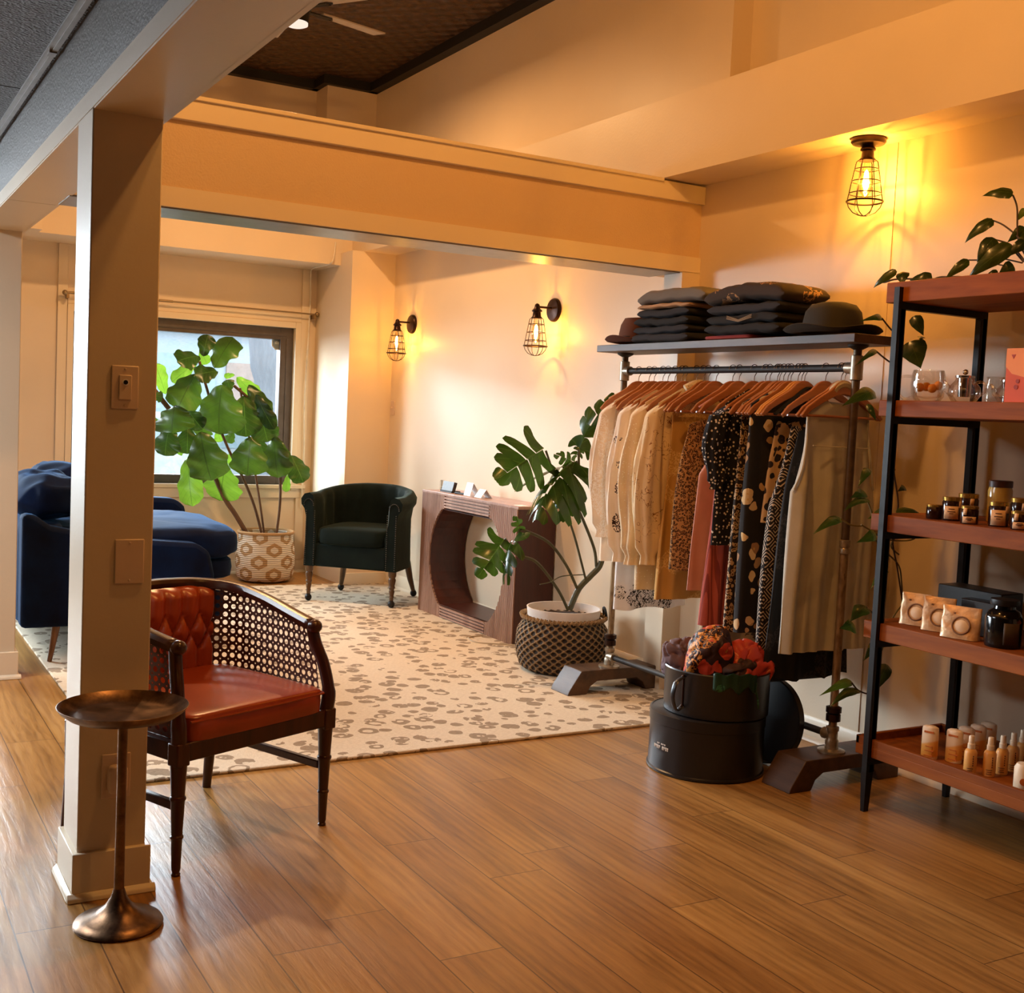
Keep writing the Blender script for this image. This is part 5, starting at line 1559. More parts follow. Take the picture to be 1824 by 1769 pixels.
def word(a, n, h, z):
    for k in range(n):
        s0 = a + k * 0.040
        mark(s0, s0 + 0.009, z, z + h)
        if k % 2 == 0: mark(s0, s0 + 0.026, z + h * 0.78, z + h)
        if k % 3 != 1: mark(s0, s0 + 0.026, z, z + h * 0.22)
        mark(s0 + 0.019, s0 + 0.028, z + (h * 0.4 if k % 3 == 1 else 0), z + h)
ac = radians(183)
word(ac - 0.24, 5, 0.014, 0.098); word(ac + 0.00, 4, 0.014, 0.098)
word(ac - 0.14, 2, 0.006, 0.117); word(ac - 0.03, 3, 0.006, 0.117)
obj('lettering', g, mat('pale_lettering', (226, 210, 190), 0.5), dr, solid=0.0008)
UX, UY = 3.165, 3.715
ub = thing('fabric_bin', 'open black round bin with a side handle standing on the lower hat box', 'bin', (UX, UY, 0.2435))
obj('shell', G().lathe([(0.001, 0.2440), (0.210, 0.2440), (0.214, 0.248), (0.2155, 0.418), (0.2185, 0.423), (0.2155, 0.428), (0.210, 0.424), (0.208, 0.26), (0.001, 0.256)], (UX, UY, 0), 64), M['bin'], ub)
ha = radians(192)
hc = Vector((cos(ha), sin(ha), 0)); ht = Vector((-sin(ha), cos(ha), 0))
p0 = Vector((UX, UY, 0)) + hc * 0.216
obj('handle', G().tube(bez([p0 + Vector((0, 0, 0.405)), p0 + hc * 0.045 + Vector((0, 0, 0.385)), p0 + hc * 0.062 + Vector((0, 0, 0.33)), p0 + hc * 0.035 + Vector((0, 0, 0.275)), p0 + Vector((0, 0, 0.285))], 6), 0.012, 8, flat=0.3), M['bin'], ub)
g = G()
for z in (0.405, 0.285):
    g.ball(tuple(p0 + hc * 0.002 + Vector((0, 0, z))), 0.008, 8, 6)
g.tube([p0 + Vector((0, 0, 0.40)), p0 + Vector((0, 0, 0.29))], 0.005, 6)
obj('rivet', g, M['bronze'], ub)
ld = thing('box_lid', 'black round box lid leaning on the rack behind the fabric bin', 'lid', (3.43, 3.68, 0.0))
obj('disc', G().lathe([(0.001, -0.018), (0.176, -0.018), (0.182, -0.012), (0.182, 0.018), (0.176, 0.018), (0.174, -0.008), (0.001, -0.010)], (3.432, 3.685, 0.184), 56, axis=(-1, -0.10, 0.14)), M['bin'], ld)
# scarves in the bin
def p_rose(t, v, col):
    c_ = p_flowers(15, ((206, 54, 40), (214, 84, 52), (240, 160, 80)), 0.54, 0.14)(t, v, col)
    return p_scribble(34, (226, 150, 64), 0.045)(t, v, c_)
s_red = cloth('red_rose_print', (52, 22, 20), 0.6, p_rose)
s_cor = cloth('red_orange_silk', (196, 62, 40), 0.5, p_scribble(14, (236, 140, 80), 0.04))
s_grn = cloth('green_silk', (22, 62, 40), 0.5, p_scribble(18, (50, 110, 76), 0.05))
s_gry = cloth('grey_mauve_scarf', (112, 88, 92), 0.8, p_scribble(16, (60, 60, 84), 0.06))
s_brn = cloth('brown_scarf', (74, 46, 32), 0.7, p_scribble(30, (140, 90, 50), 0.04))
def crumple(name, label, c, size, m, rot=(0, 0, 0), nz=0.035, ns=9, seed=0):
    g = G().soft(c, size, 0.75, 84, 52, rot, 0.0, nz, ns, seed)
    cv = Vector(c)
    for i, p in enumerate(g.v):
        q = p * 26 + Vector((seed * 3, 0, 0))
        f = abs(noise.noise(q)) + 0.5 * abs(noise.noise(q * 2.1))
        g.v[i] = p + (p - cv).normalized() * (0.016 - 0.05 * max(0, 0.28 - f))
    tag(obj(name, g, m, ang=80), label, 'scarf', 'scarves in the fabric bin')
crumple('scarf', 'red rose print scarf standing tallest in the fabric bin', (3.10, 3.70, 0.445), (0.20, 0.15, 0.27), s_red, (0.15, -0.05, 0.6), 0.035, 9, 1)
crumple('scarf', 'red orange silk scarf at the right side of the fabric bin', (3.26, 3.64, 0.435), (0.20, 0.17, 0.13), s_cor, (0.1, 0.2, 0.3), 0.04, 11, 4)
crumple('scarf', 'grey mauve scarf bunched at the left rim of the fabric bin', (3.05, 3.82, 0.435), (0.11, 0.12, 0.15), s_gry, (0, 0, 0.5), 0.02, 16, 6)
crumple('scarf', 'brown scarf bunched between the red scarves in the bin', (3.17, 3.62, 0.42), (0.15, 0.13, 0.10), s_brn, (0, 0, 0.2), 0.03, 14, 8)
crumple('scarf', 'dark rose print scarf at the back of the fabric bin', (3.21, 3.78, 0.43), (0.18, 0.15, 0.14), s_red, (0, 0.1, 1.0), 0.035, 12, 10)
g = G()
rows = []
for i in range(15):
    t = i / 14
    row = []
    for j in range(15):
        a = radians(226 + 46 * j / 14)
        r = 0.196 + 0.030 * min(1, t * 2.5)
        zz = 0.418 + 0.020 * sin(min(1, t * 2.2) * pi * 0.5) - max(0, t - 0.42) * (0.11 + 0.02 * sin(j)) + 0.005 * sin(j * 1.3)
        row.append(Vector((UX + (r + 0.003 * sin(j * 1.9)) * cos(a), UY + (r + 0.003 * sin(j * 1.9)) * sin(a), zz)))
    rows.append(row)
g.grid(rows)
gs = thing('scarf', 'dark green scarf draped over the front rim of the bin', 'scarf', (3.2, 3.5, 0.36), 0, 'scarves in the fabric bin')
obj('cloth', g, s_grn, gs, solid=0.004)
a = radians(272)
q = Vector((UX + 0.229 * cos(a), UY + 0.229 * sin(a), 0.375))
obj('tassel', G().tube(bez([q + Vector((0, 0, 0.03)), q, q + Vector((0.01, -0.003, -0.04)), q + Vector((0.015, -0.003, -0.075))], 4), 0.004, 6), s_grn, gs)

# ================================================================ SHELF UNIT
t = NT('cherry_stained_shelf')
v = t.coord('Object', (1, 0.12, 1))
a = t.noise(v, 7.0, 5, 0.6, 1.0); b = t.noise(v, 55.0, 3)
f_ = t.math('ADD', t.math('MULTIPLY', a, 0.7), t.math('MULTIPLY', b, 0.3))
M['cherry'] = t.surf(t.bsdf(t.ramp(f_, [(0.35, lin(112, 54, 12)), (0.65, lin(160, 88, 24))]), 0.6, 0, b, 0.1, 0.003, Specular_IOR_Level=0.25))
su = thing('shelf_unit', 'black metal shelving unit with five cherry stained shelves on the right', 'shelving unit', (3.6, 2.5, 0))
SX0, SX1, SY0, SY1 = 3.36, 3.83, 1.85, 3.128
SZ = [(0.205, 0.275), (0.648, 0.712), (1.052, 1.115), (1.476, 1.536), (1.892, 1.966)]
for k, (a, b) in enumerate(SZ):
    g = G().box((SX0, SY0, a), (SX1, SY1, b - (0.03 if k in (0,) else 0.0)))
    if k == 0:
        g.box((SX0, SY0, b - 0.032), (SX0 + 0.018, SY1, b)).box((SX1 - 0.018, SY0, b - 0.032), (SX1, SY1, b)).box((SX0, SY1 - 0.018, b - 0.032), (SX1, SY1, b))
    obj('shelf', g, M['cherry'], su, bevel=0.003)
for y in (3.06, 1.95):
    for x in (3.352, 3.80):
        g = G()
        s_ = 1 if y > 2.5 else -1
        g.box((x - 0.012, y - 0.012, 0.15), (x + 0.022, y + 0.012, 1.945))
        g.box((x + 0.004, y - 0.012, 0.15), (x + 0.028, y - 0.006, 1.945))
        g.add([Vector((x + dx * k_, y + dy * k_, z)) for z, k_ in ((0.15, 1), (0.0, 0.65)) for dx, dy in ((-0.013, -0.013), (0.023, -0.013), (0.023, 0.013), (-0.013, 0.013))], [(0, 1, 5, 4), (1, 2, 6, 5), (2, 3, 7, 6), (3, 0, 4, 7), (4, 5, 6, 7)])
        obj('leg', g, M['black'], su, smooth=False)
    for k, (a, b) in enumerate(SZ):
        obj('crossbar', G().box((3.345, y - 0.014, a - 0.026), (3.822, y + 0.014, a - 0.001)), M['black'], su, smooth=False)

# ---------------------------------------------------------------- top shelf of glassware
Z2 = 1.536
M['gold'] = mat('gold_lid', (214, 170, 84), 0.25, 0.9, 0.08)
M['amber'] = mat('orange_fruit', (236, 150, 40), 0.5)
mg = thing('glass_mug', 'large clear glass mug holding orange fruit, beside the front leg of the shelf', 'mug', (3.50, 3.065, Z2))
mx, my = 3.52, 3.045
obj('bowl', G().lathe([(0.001, Z2 + 0.002), (0.045, Z2 + 0.003), (0.058, Z2 + 0.02), (0.063, Z2 + 0.06), (0.060, Z2 + 0.10), (0.055, Z2 + 0.118), (0.053, Z2 + 0.118), (0.057, Z2 + 0.06), (0.05, Z2 + 0.02), (0.001, Z2 + 0.012)], (mx, my, 0), 32), M['glass'], mg)
obj('handle', G().tube(bez([(mx - 0.01, my + 0.060, Z2 + 0.095), (mx - 0.03, my + 0.10, Z2 + 0.092), (mx - 0.035, my + 0.122, Z2 + 0.055), (mx - 0.025, my + 0.09, Z2 + 0.012), (mx - 0.01, my + 0.058, Z2 + 0.02)], 6), 0.005, 8), M['glass'], mg)
for k, (dx, dy, dz) in enumerate(((-0.02, 0.02, 0.058), (0.0, -0.02, 0.055), (0.02, -0.03, 0.066), (0.02, 0.025, 0.062))):
    tag(obj('orange_fruit', G().ball((mx + dx, my + dy, Z2 + dz - 0.004), 0.017, 12, 8), M['amber']), ('orange fruit at the left of the glass mug', 'orange fruit in the middle of the glass mug', 'orange fruit at the right of the glass mug', 'orange fruit at the back of the glass mug')[k], 'fruit', 'fruit in the glass mug')
def teapot(label, x, y, s, flip=1):
    o = thing('glass_teapot', label, 'teapot', (x, y, Z2))
    obj('body', G().lathe([(0.001, Z2 + 0.002), (0.045 * s, Z2 + 0.003), (0.062 * s, Z2 + 0.03 * s), (0.058 * s, Z2 + 0.06 * s), (0.036 * s, Z2 + 0.085 * s), (0.033 * s, Z2 + 0.098 * s)], (x, y, 0), 28), M['glass'], o)
    obj('spout', G().tube(bez([(x, y + flip * 0.055 * s, Z2 + 0.03 * s), (x, y + flip * 0.078 * s, Z2 + 0.045 * s), (x, y + flip * 0.085 * s, Z2 + 0.07 * s), (x, y + flip * 0.10 * s, Z2 + 0.085 * s)], 5), [0.012 * s] * 10 + [0.007 * s] * 6, 8), M['glass'], o)
    obj('handle', G().tube(bez([(x, y - flip * 0.045 * s, Z2 + 0.075 * s), (x, y - flip * 0.085 * s, Z2 + 0.078 * s), (x, y - flip * 0.095 * s, Z2 + 0.045 * s), (x, y - flip * 0.058 * s, Z2 + 0.018 * s)], 6), 0.005 * s, 8), M['glass'], o)
    obj('lid', G().lathe([(0.001, Z2 + 0.104 * s), (0.037 * s, Z2 + 0.104 * s), (0.037 * s, Z2 + 0.096 * s), (0.001, Z2 + 0.096 * s)], (x, y, 0), 24).ball((x, y, Z2 + 0.118 * s), 0.011 * s, 12, 8), M['chrome'], o)
    obj('infuser', G().lathe([(0.001, Z2 + 0.02), (0.024 * s, Z2 + 0.02), (0.026 * s, Z2 + 0.095 * s), (0.001, Z2 + 0.095 * s)], (x, y, 0), 20), M['chrome'], o)
teapot('clear glass teapot with steel infuser right of the glass mug', 3.50, 2.865, 0.92)
teapot('second clear glass teapot beside the orange carton', 3.53, 2.70, 0.78)
cp = thing('glass_creamer', 'small clear glass creamer behind the two teapots', 'jug', (3.66, 2.86, Z2))
obj('body', G().lathe([(0.001, Z2 + 0.002), (0.035, Z2 + 0.003), (0.038, Z2 + 0.05), (0.03, Z2 + 0.09), (0.033, Z2 + 0.10)], (3.66, 2.86, 0), 24), M['glass'], cp)
obj('handle', G().tube(bez([(3.66, 2.825, Z2 + 0.085), (3.66, 2.79, Z2 + 0.08), (3.66, 2.795, Z2 + 0.04), (3.66, 2.825, Z2 + 0.025)], 5), 0.004, 8), M['glass'], cp)
ob = thing('orange_carton', 'orange cardboard carton with a peach top on the glassware shelf', 'carton', (3.52, 2.60, Z2))
pe = mat('peach_card', (240, 150, 84), 0.6, var=0.03)
og = mat('orange_card', (214, 84, 26), 0.6, var=0.05)
obj('box', G().box((3.47, 2.565, Z2 + 0.002), (3.53, 2.675, Z2 + 0.185)), og, ob, bevel=0.002)
obj('top_panel', G().extr([(2.5645, Z2 + 0.10), (2.60, Z2 + 0.088), (2.65, Z2 + 0.10), (2.6755, Z2 + 0.125), (2.6755, Z2 + 0.186), (2.5645, Z2 + 0.186)], 3.4685, 3.5315, 'x'), pe, ob, smooth=False)
g = G().extr([(2.655, Z2 + 0.165), (2.638, Z2 + 0.165), (2.646, Z2 + 0.150)], 3.4675, 3.469, 'x')
rp = mat('red_print', (168, 52, 24), 0.6)
obj('printed_mark', g, rp, ob)
obj('printed_dot', G().lathe([(0.001, 0), (0.008, 0.001)], (3.469, 2.63, Z2 + 0.055), 14, axis=(-1, 0, 0)), rp, ob)
obj('printed_dot', G().lathe([(0.001, 0), (0.007, 0.001)], (3.469, 2.625, Z2 + 0.075), 14, axis=(-1, 0, 0)), rp, ob)

# ---------------------------------------------------------------- jars
Z3 = 1.115
t = NT('dark_jam'); M['jam'] = t.surf(t.bsdf(lin(40, 18, 12), 0.12, 0))
M['honey'] = mat('pale_honey', (206, 168, 84), 0.15)
M['label'] = mat('kraft_label', (222, 178, 132), 0.7, var=0.05)
M['ink'] = mat('label_ink', (96, 56, 34), 0.7)
def jar(label, x, y, r, h, fill, lid, lab=(0.1, 0.55), tagp=None):
    o = thing('jam_jar', label, 'jar', (x, y, Z3), 0, 'jars on the third shelf')
    obj('glass', G().lathe([(0.001, Z3 + 0.001), (r * 0.94, Z3 + 0.001), (r, Z3 + 0.006), (r, Z3 + h * 0.76), (r * 0.9, Z3 + h * 0.84), (r * 0.9, Z3 + h * 0.86), (0.001, Z3 + h * 0.86)], (x, y, 0), 28), fill, o)
    obj('lid', G().lathe([(0.001, Z3 + h * 0.84), (r * 0.97, Z3 + h * 0.84), (r * 0.98, Z3 + h * 0.98), (r * 0.92, Z3 + h), (0.001, Z3 + h)], (x, y, 0), 28), lid, o)
    if lab:
        fa = atan2(-y, -x)
        g = G().grid([[Vector((x + (r + 0.0008) * cos(fa + k * 0.13), y + (r + 0.0008) * sin(fa + k * 0.13), Z3 + h * q)) for k in range(-6, 7)] for q in lab])
        l_ = obj('paper_label', g, M['label'], o, solid=0.0006)
        g = G()
        for q, w in ((0.75, 3), (0.55, 4), (0.4, 2)):
            zz = Z3 + h * (lab[0] + (lab[1] - lab[0]) * q)
            g.grid([[Vector((x + (r + 0.0018) * cos(fa + k * 0.1), y + (r + 0.0018) * sin(fa + k * 0.1), zz + d)) for k in range(-w, w + 1)] for d in (0.0, 0.003)])
        obj('lettering', g, M['ink'], l_)
    if tagp:
        fa = atan2(-y, -x) + tagp
        p_ = Vector((x + (r + 0.003) * cos(fa), y + (r + 0.003) * sin(fa), Z3 + h * 0.70))
        s_ = Vector((-sin(fa), cos(fa), 0))
        q = [p_ - s_ * 0.007 - Vector((0, 0, 0.012)), p_ + s_ * 0.007 - Vector((0, 0, 0.012)), p_ + s_ * 0.009 + Vector((0, 0, 0.012)), p_ - s_ * 0.005 + Vector((0, 0, 0.012))]
        obj('price_tag', G().add(q, [(0, 1, 2, 3)]), M['label'], o, solid=0.001)
    return o
lidd = mat('brown_lid', (70, 36, 24), 0.4)
jar('small dark jam jar at the far left of the jar row', 3.44, 2.905, 0.030, 0.052, M['jam'], M['gold'], None)
jar('dark jam jar with a tall label, second from the left in the jar row', 3.455, 2.845, 0.033, 0.085, M['jam'], M['gold'], (0.08, 0.62), 0.9)
jar('dark jam jar with a hanging tag behind the short jar', 3.56, 2.86, 0.036, 0.096, M['jam'], M['gold'], None, 0.3)
jar('short jam jar with a low label at the shelf front', 3.415, 2.735, 0.030, 0.062, M['jam'], M['gold'], (0.06, 0.42), -0.5)
jar('tall pale honey jar with a brown lid, left of the two', 3.62, 2.775, 0.042, 0.150, M['honey'], lidd, None)
jar('wide labelled jam jar in the middle of the jar row', 3.45, 2.645, 0.033, 0.085, M['jam'], M['gold'], (0.06, 0.68), 0.8)
jar('dark jam jar with a hanging tag behind the wide labelled jar', 3.58, 2.655, 0.037, 0.098, M['jam'], M['gold'], None, 0.2)
jar('short jam jar with a low label at the right edge of the view', 3.43, 2.545, 0.030, 0.062, M['jam'], M['gold'], (0.06, 0.42), -0.4)
jar('tall pale honey jar with a brown lid, right of the two', 3.64, 2.545, 0.042, 0.145, M['honey'], lidd, None)
jar('dark jam jar at the right edge behind the short jar', 3.52, 2.51, 0.035, 0.09, M['jam'], M['gold'], None)

# ---------------------------------------------------------------- pouches and dark jars
Z4 = 0.712
t = NT('cream_foil_pouch')
v = t.coord('Object')
nz = t.noise(v, 24.0, 3)
M['foil'] = t.surf(t.bsdf(t.ramp(nz, [(0.35, lin(196, 150, 104)), (0.65, lin(232, 196, 152))]), 0.35, 0.25, nz, 0.4, 0.01))
M['foil_dark'] = mat('brown_print', (134, 92, 58), 0.5)
def pouch(label, x, y, w, h, lean, rz):
    o = thing('foil_pouch', label, 'pouch', (x, y, Z4), rz, 'cream pouches on the fourth shelf')
    rows = []
    for i in range(13):
        t = i / 12
        row = []
        for j in range(24):
            a = 2 * pi * j / 24
            th = 0.022 * (1 - t) ** 0.7 + 0.002
            row.append(Vector((th * math.copysign(abs(cos(a)) ** 0.7, cos(a)) + lean * t * h + 0.002 * sin(a * 3 + i), w / 2 * math.copysign(abs(sin(a)) ** 0.6, sin(a)), 0.002 + h * t)))
        rows.append(row)
    obj('bag', G().rings(rows), M['foil'], o, local=True)
    q = -0.0245
    n_ = Vector((-1, 0, lean))
    g = G().ring((q + lean * 0.42 * h + 0.006, -0.006, 0.44 * h), 0.030, 0.003, (-1, 0, lean + 0.18), n=28, m=6)
    obj('round_emblem', g, M['foil_dark'], o, local=True)
    g = G().lathe([(0.001, 0.003), (0.02, 0.001), (0.026, -0.002)], (q + lean * 0.42 * h + 0.007, -0.006, 0.44 * h), 20, axis=(-1, 0, lean + 0.18))
    obj('printed_flower', g, mat('pale_print', (240, 212, 178), 0.5), o, local=True)
    g = G().box((q + lean * 0.8 * h + 0.012, 0.018, 0.70 * h), (q + lean * 0.8 * h + 0.016, 0.026, 0.82 * h))
    obj('mark', g, M['foil_dark'], o, local=True)
    return o
pouch('cream foil pouch at the left, half behind the shelf leg', 3.47, 2.985, 0.115, 0.115, 0.12, 0.35)
pouch('cream foil pouch in the middle of the three', 3.45, 2.865, 0.115, 0.120, 0.12, 0.45)
pouch('cream foil pouch nearest the dark bottle, in front', 3.41, 2.735, 0.135, 0.110, 0.12, 0.35)
M['smoke'] = mat('dark_bottle_glass', (16, 14, 14), 0.12)
db = thing('dark_bottle', 'large black glass jar with a wide stopper right of the cream pouches', 'bottle', (3.44, 2.585, Z4))
obj('body', G().lathe([(0.001, Z4 + 0.001), (0.056, Z4 + 0.001), (0.060, Z4 + 0.01), (0.060, Z4 + 0.10), (0.050, Z4 + 0.122), (0.036, Z4 + 0.13), (0.034, Z4 + 0.142)], (3.44, 2.585, 0), 32), M['smoke'], db)
obj('stopper', G().lathe([(0.001, Z4 + 0.142), (0.046, Z4 + 0.142), (0.048, Z4 + 0.15), (0.046, Z4 + 0.162), (0.001, Z4 + 0.162)], (3.44, 2.585, 0), 28), M['black'], db)
fa = atan2(-2.6, -3.44) + 0.5
obj('paper_label', G().grid([[Vector((3.44 + 0.0607 * cos(fa + k * 0.12), 2.585 + 0.0607 * sin(fa + k * 0.12), z)) for k in range(-4, 5)] for z in (Z4 + 0.015, Z4 + 0.088)]), mat('dark_label', (72, 56, 40), 0.6), db, solid=0.0006)
dk = mat('dark_tray', (28, 24, 22), 0.4, var=0.4, scale=50)
tag(obj('dark_box', G().box((3.60, 2.72, Z4 + 0.0005), (3.72, 3.0, Z4 + 0.15)), dk, bevel=0.004), 'long dark box standing behind the cream pouches', 'box')
tag(obj('dark_box', G().box((3.52, 2.68, Z4 + 0.0005), (3.585, 2.83, Z4 + 0.125)), dk, bevel=0.004), 'shorter dark box between the pouches and the long dark box', 'box')
kp = thing('snack_pouch', 'dark pouch with a pink heart label beside the black jar', 'pouch', (3.47, 2.495, Z4))
obj('bag', G().soft((3.50, 2.485, Z4 + 0.063), (0.05, 0.10, 0.125), 0.4, 24, 14, nz=0.006, ns=20), mat('dark_foil', (54, 48, 36), 0.3, 0.3, 0.4, 30), kp)
obj('heart_label', G().extr([(2.455, Z4 + 0.085), (2.475, Z4 + 0.107), (2.492, Z4 + 0.100), (2.508, Z4 + 0.107), (2.525, Z4 + 0.09), (2.49, Z4 + 0.070)], 3.466, 3.4705, 'x'), mat('pink_label', (216, 130, 104), 0.6), kp, smooth=False)
tag(obj('dark_tin', G().lathe([(0.001, Z4 + 0.001), (0.034, Z4 + 0.001), (0.034, Z4 + 0.10), (0.001, Z4 + 0.103)], (3.42, 2.405, 0), 24), mat('olive_tin', (52, 50, 34), 0.4)), 'olive tin at the right edge of the fourth shelf', 'tin')

# ---------------------------------------------------------------- deodorant sticks and spray bottles
Z5 = 0.245
t = NT('stick_print')
sp = t.n('SeparateXYZ', Vector=t.n('TexCoord').outputs['Object'])
zz = t.math('ADD', sp.outputs[2], t.math('MULTIPLY', sp.outputs[1], 0.35))
M['stick'] = t.surf(t.bsdf(t.ramp(t.math('MULTIPLY', zz, 8.0), [(0.0, lin(240, 214, 170)), (0.05, lin(236, 160, 56)), (0.46, lin(240, 172, 84)), (0.52, lin(244, 214, 176)), (1.0, lin(246, 222, 190))], 'LINEAR'), 0.45))
M['tint'] = mat('orange_print', (206, 110, 40), 0.5)
def stick(label, x, y, rz):
    o = thing('deodorant_stick', label, 'deodorant', (x, y, Z5), rz, 'deodorant sticks on the bottom shelf')
    def ov(r, k): return [(r * cos(2 * pi * i / 28), k * r * sin(2 * pi * i / 28)) for i in range(28)]
    rows = [[Vector((px * 0.55, py, z)) for px, py in ov(r, 1)] for r, z in ((0.027, 0.001), (0.030, 0.004), (0.030, 0.108), (0.028, 0.116), (0.018, 0.121))]
    obj('case', G().rings(rows), M['stick'], o, local=True)
    g = G()
    xx = -0.0172
    obj('title_bar', G().box((xx, -0.017, 0.096), (xx + 0.004, 0.017, 0.103)), M['tint'], o, local=True)
    for (y0, y1, z) in ((-0.014, 0.010, 0.046), (-0.02, 0.012, 0.030), (-0.017, 0.014, 0.012)):
        g.box((xx, y0, z), (xx + 0.004, y1, z + 0.003))
    g.box((xx + 0.001, -0.0145, 0.012), (xx + 0.002, -0.0135, 0.048))
    obj('lettering', g, M['tint'], o, local=True)
    return o
stick('peach and orange deodorant stick, leftmost on the bottom shelf', 3.455, 2.865, 0.35)
stick('deodorant stick second from the left, standing taller in view', 3.50, 2.795, 0.3)
stick('deodorant stick third from the left, partly hidden behind the second', 3.575, 2.805, 0.3)
stick('deodorant stick fourth from the left, in the shade', 3.645, 2.81, 0.3)
stick('deodorant stick furthest back by the wall', 3.715, 2.82, 0.3)
M['peach_plastic'] = mat('peach_spray_bottle', (232, 170, 90), 0.4, var=0.05)
M['pump'] = mat('cream_pump', (240, 218, 186), 0.45, var=0.03)
def spray(label, x, y):
    o = thing('spray_bottle', label, 'bottle', (x, y, Z5), 0, 'spray bottles on the bottom shelf')
    obj('body', G().lathe([(0.001, 0.001), (0.020, 0.001), (0.0215, 0.004), (0.0215, 0.078), (0.017, 0.088), (0.011, 0.092), (0.001, 0.092)], (x, y, Z5), 24), M['peach_plastic'], o)
    obj('cap', G().lathe([(0.001, 0.092), (0.0125, 0.092), (0.0125, 0.108), (0.0105, 0.110), (0.0095, 0.134), (0.008, 0.137), (0.001, 0.137)], (x, y, Z5), 20), M['pump'], o)
    fa = atan2(-y, -x)
    g = G()
    for k in range(5):
        z = Z5 + 0.066 - k * 0.008
        g.grid([[Vector((x + 0.0218 * cos(fa + q), y + 0.0218 * sin(fa + q), z + d)) for q in (0.35, 0.5)] for d in (0, 0.005)])
    for z, w in ((0.024, 0.5), (0.017, 0.4), (0.010, 0.45)):
        g.grid([[Vector((x + 0.0218 * cos(fa + q * w), y + 0.0218 * sin(fa + q * w), Z5 + z + d)) for q in (-1, -0.5, 0, 0.5, 1)] for d in (0, 0.002)])
    obj('lettering', g, M['ink'], o, solid=0.0004)
    return o
spray('peach spray bottle in front, nearest the deodorant sticks', 3.435, 2.672)
spray('peach spray bottle second from the left, taller in view', 3.485, 2.632)
spray('peach spray bottle third from the left, in half shade', 3.55, 2.632)
spray('peach spray bottle fourth from the left, in shade', 3.62, 2.642)
spray('peach spray bottle furthest back on the bottom shelf', 3.69, 2.657)
wb = thing('white_bottle', 'cream bottle with an orange disc at the right edge of the bottom shelf', 'bottle', (3.43, 2.455, Z5))
obj('body', G().lathe([(0.001, 0.001), (0.030, 0.001), (0.032, 0.004), (0.032, 0.085), (0.024, 0.10), (0.001, 0.104)], (3.43, 2.455, Z5), 24), M['pump'], wb)
fa = atan2(-2.455, -3.43)
obj('printed_disc', G().lathe([(0.001, 0.0015), (0.012, 0.001)], (3.43 + 0.0315 * cos(fa), 2.455 + 0.0315 * sin(fa), Z5 + 0.045), 18, axis=(cos(fa), sin(fa), 0)), M['tint'], wb)

# ---------------------------------------------------------------- trailing pothos
LP = [leaf_mat('pothos_leaf', (32, 46, 16), (54, 70, 24), (70, 88, 36), 0.25, 0.15, 4), leaf_mat('pothos_leaf_dark', (24, 38, 18), (38, 54, 26), (54, 70, 34), 0.25, 0.15, 4), leaf_mat('pothos_leaf_bright', (66, 88, 28), (88, 110, 38), (104, 124, 54), 0.28, 0.35, 4)]
ph = thing('trailing_pothos', 'pothos plant on the top shelf with vines trailing down the shelf corner', 'potted plant', (3.58, 2.28, 1.966))
obj('pot', G().lathe([(0.001, 1.967), (0.07, 1.967), (0.10, 2.10), (0.104, 2.10), (0.097, 2.085), (0.001, 2.08)], (3.60, 2.24, 0), 32), mat('clay_pot', (170, 120, 90), 0.8), ph)
q3 = lambda x, y: (1540 + x * 0.1979, 310 + y * 0.1979)
random.seed(5)
def pl(bx, by, tx_, ty_, w, ax, v0, v1, tone, bend=0.15):
    b_, t_ = at(bx, by, ax, v0), at(tx_, ty_, ax, v1)
    dist = (b_ - Vector((0, 0, EYE))).dot(_f)
    f_ = Vector((-0.7, -0.7, 0.15)) + Vector((random.uniform(-.3, .3), random.uniform(-.3, .3), random.uniform(-.1, .4)))
    obj('leaf', leaf(b_, t_, w * dist / FPX, f_, HEART, bend, 0.25, 0.02, 12, 8), LP[tone], ph)
for bx, by, tx_, ty_, w, v0, v1, tone in ((1335, 175, 1055, 200, 125, 3.46, 3.42, 0), (1155, 410, 900, 625, 120, 3.46, 3.42, 0), (1165, 575, 1010, 800, 150, 3.47, 3.43, 1), (1320, 640, 925, 945, 170, 3.45, 3.40, 0), (935, 775, 718, 955, 95, 3.46, 3.42, 0), (605, 955, 405, 955, 150, 3.48, 3.45, 1), (345, 880, 340, 1000, 120, 3.47, 3.45, 1), (285, 868, 78, 1028, 80, 3.47, 3.45, 0), (1345, 830, 1205, 900, 140, 3.47, 3.44, 1), (1440, 480, 1285, 615, 100, 3.50, 3.47, 1), (1450, 600, 1290, 745, 110, 3.48, 3.45, 1), (1450, 310, 1370, 425, 65, 3.5, 3.49, 2), (1200, 880, 1095, 915, 70, 3.48, 3.46, 1), (1480, 520, 1420, 700, 120, 3.5, 3.48, 0)):
    a_, b_ = q3(bx, by), q3(tx_, ty_)
    pl(a_[0], a_[1], b_[0], b_[1], w * 0.1979, 'x', v0, v1, tone)
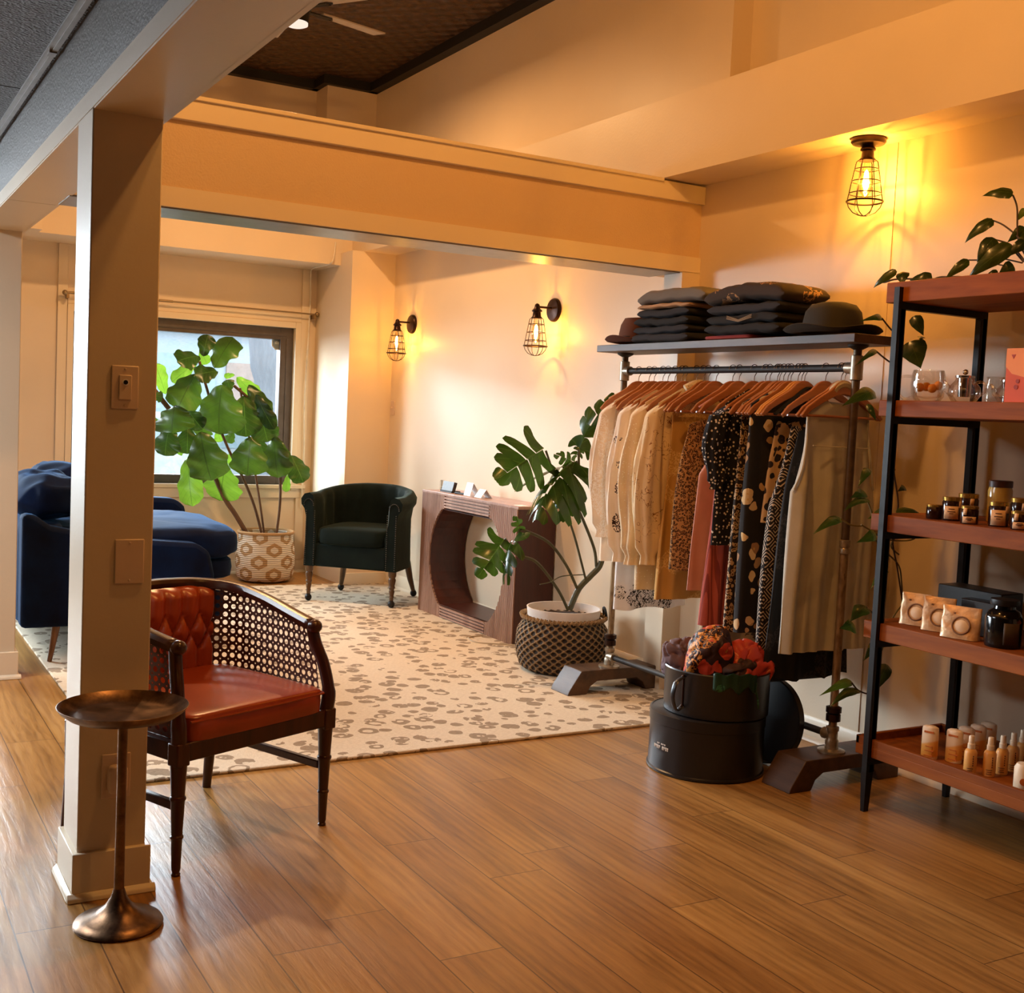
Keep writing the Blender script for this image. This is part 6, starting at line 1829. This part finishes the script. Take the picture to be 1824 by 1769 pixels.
for bx, by, tx_, ty_, w, tone in ((1571, 566, 1530, 573, 13, 0), (1561, 624, 1522, 653, 12, 1), (1628, 563, 1645, 598, 24, 1), (1642, 600, 1638, 608, 14, 1), (1622, 608, 1640, 656, 48, 1), (1558, 698, 1499, 724, 28, 0), (1497, 923, 1447, 953, 20, 0), (1547, 890, 1502, 912, 20, 0), (1584, 915, 1545, 925, 24, 2), (1597, 914, 1642, 917, 22, 0), (1560, 950, 1525, 967, 22, 0), (1542, 878, 1514, 888, 22, 1), (1547, 834, 1528, 868, 16, 0), (1588, 832, 1574, 864, 19, 1), (1580, 1016, 1551, 1050, 15, 2), (1543, 1080, 1514, 1108, 30, 0), (1523, 1116, 1495, 1120, 28, 1), (1585, 1110, 1618, 1130, 20, 1), (1561, 1145, 1538, 1178, 18, 0), (1580, 1184, 1557, 1234, 26, 1), (1529, 1228, 1478, 1260, 22, 0), (1517, 1214, 1459, 1240, 18, 2), (1612, 868, 1598, 876, 14, 1), (1545, 720, 1560, 750, 12, 0)):
    d = random.uniform(-0.02, 0.02)
    yy = 3.20 if tx_ < 1600 else 3.165
    pl(bx, by, tx_, ty_, w, 'y', yy + d, yy + d - 0.03, tone)
vn = mat('pothos_vine', (122, 110, 66), 0.6)
vd = mat('pothos_vine_dark', (66, 48, 30), 0.6)
for pts, m in (([(1800, 490), (1740, 497), (1700, 496), (1665, 500), (1600, 500), (1575, 506), (1568, 503)], vd), ([(1596, 330), (1602, 360)], vd)):
    if len(pts) > 2:
        obj('vine', G().tube(bez([at(x, y - 3, 'x', 3.47) for x, y in pts], 5), 0.0035, 6), m, ph)
for pts in ([(1335, 190), (1372, 300), (1375, 480), (1385, 600), (1440, 720), (1500, 800)], [(1155, 418), (1250, 460), (1370, 555), (1440, 640)], [(1175, 590), (1280, 620), (1340, 660), (1440, 780)], [(1320, 650), (1370, 720), (1430, 790)], [(935, 775), (1080, 780), (1230, 820), (1330, 830)], [(1200, 750), (1330, 780), (1420, 800)], [(620, 950), (700, 925), (930, 930), (1200, 910)]):
    obj('vine', G().tube(bez([at(*q3(x, y), 'x', 3.48) for x, y in pts], 5), 0.003, 6), vd, ph)
for pts, m in (([(1606, 540), (1600, 600), (1604, 660), (1598, 740), (1592, 830), (1600, 900), (1590, 960), (1598, 1010), (1607, 1070)], vd), ([(1571, 567), (1588, 588), (1606, 602)], vd), ([(1561, 626), (1578, 640), (1603, 657)], vd), ([(1640, 610), (1643, 625), (1638, 650)], vd), ([(1534, 935), (1556, 948), (1578, 961), (1622, 962), (1640, 946), (1645, 920)], vn), ([(1597, 913), (1600, 946), (1587, 972), (1601, 988)], vn), ([(1559, 962), (1580, 985), (1601, 1008), (1606, 1040), (1607, 1075)], vn), ([(1609, 1075), (1592, 1098), (1582, 1130), (1568, 1165), (1556, 1195), (1552, 1215), (1558, 1228)], vn), ([(1562, 1234), (1545, 1236), (1528, 1229), (1517, 1216)], vd), ([(1543, 1082), (1560, 1098), (1574, 1120)], vd), ([(1497, 924), (1515, 935), (1534, 937)], vn), ([(1545, 892), (1553, 915), (1553, 940)], vn)):
    obj('vine', G().tube(bez([at(x, y, 'y', 3.185) for x, y in pts], 5), 0.0032, 6), m, ph)
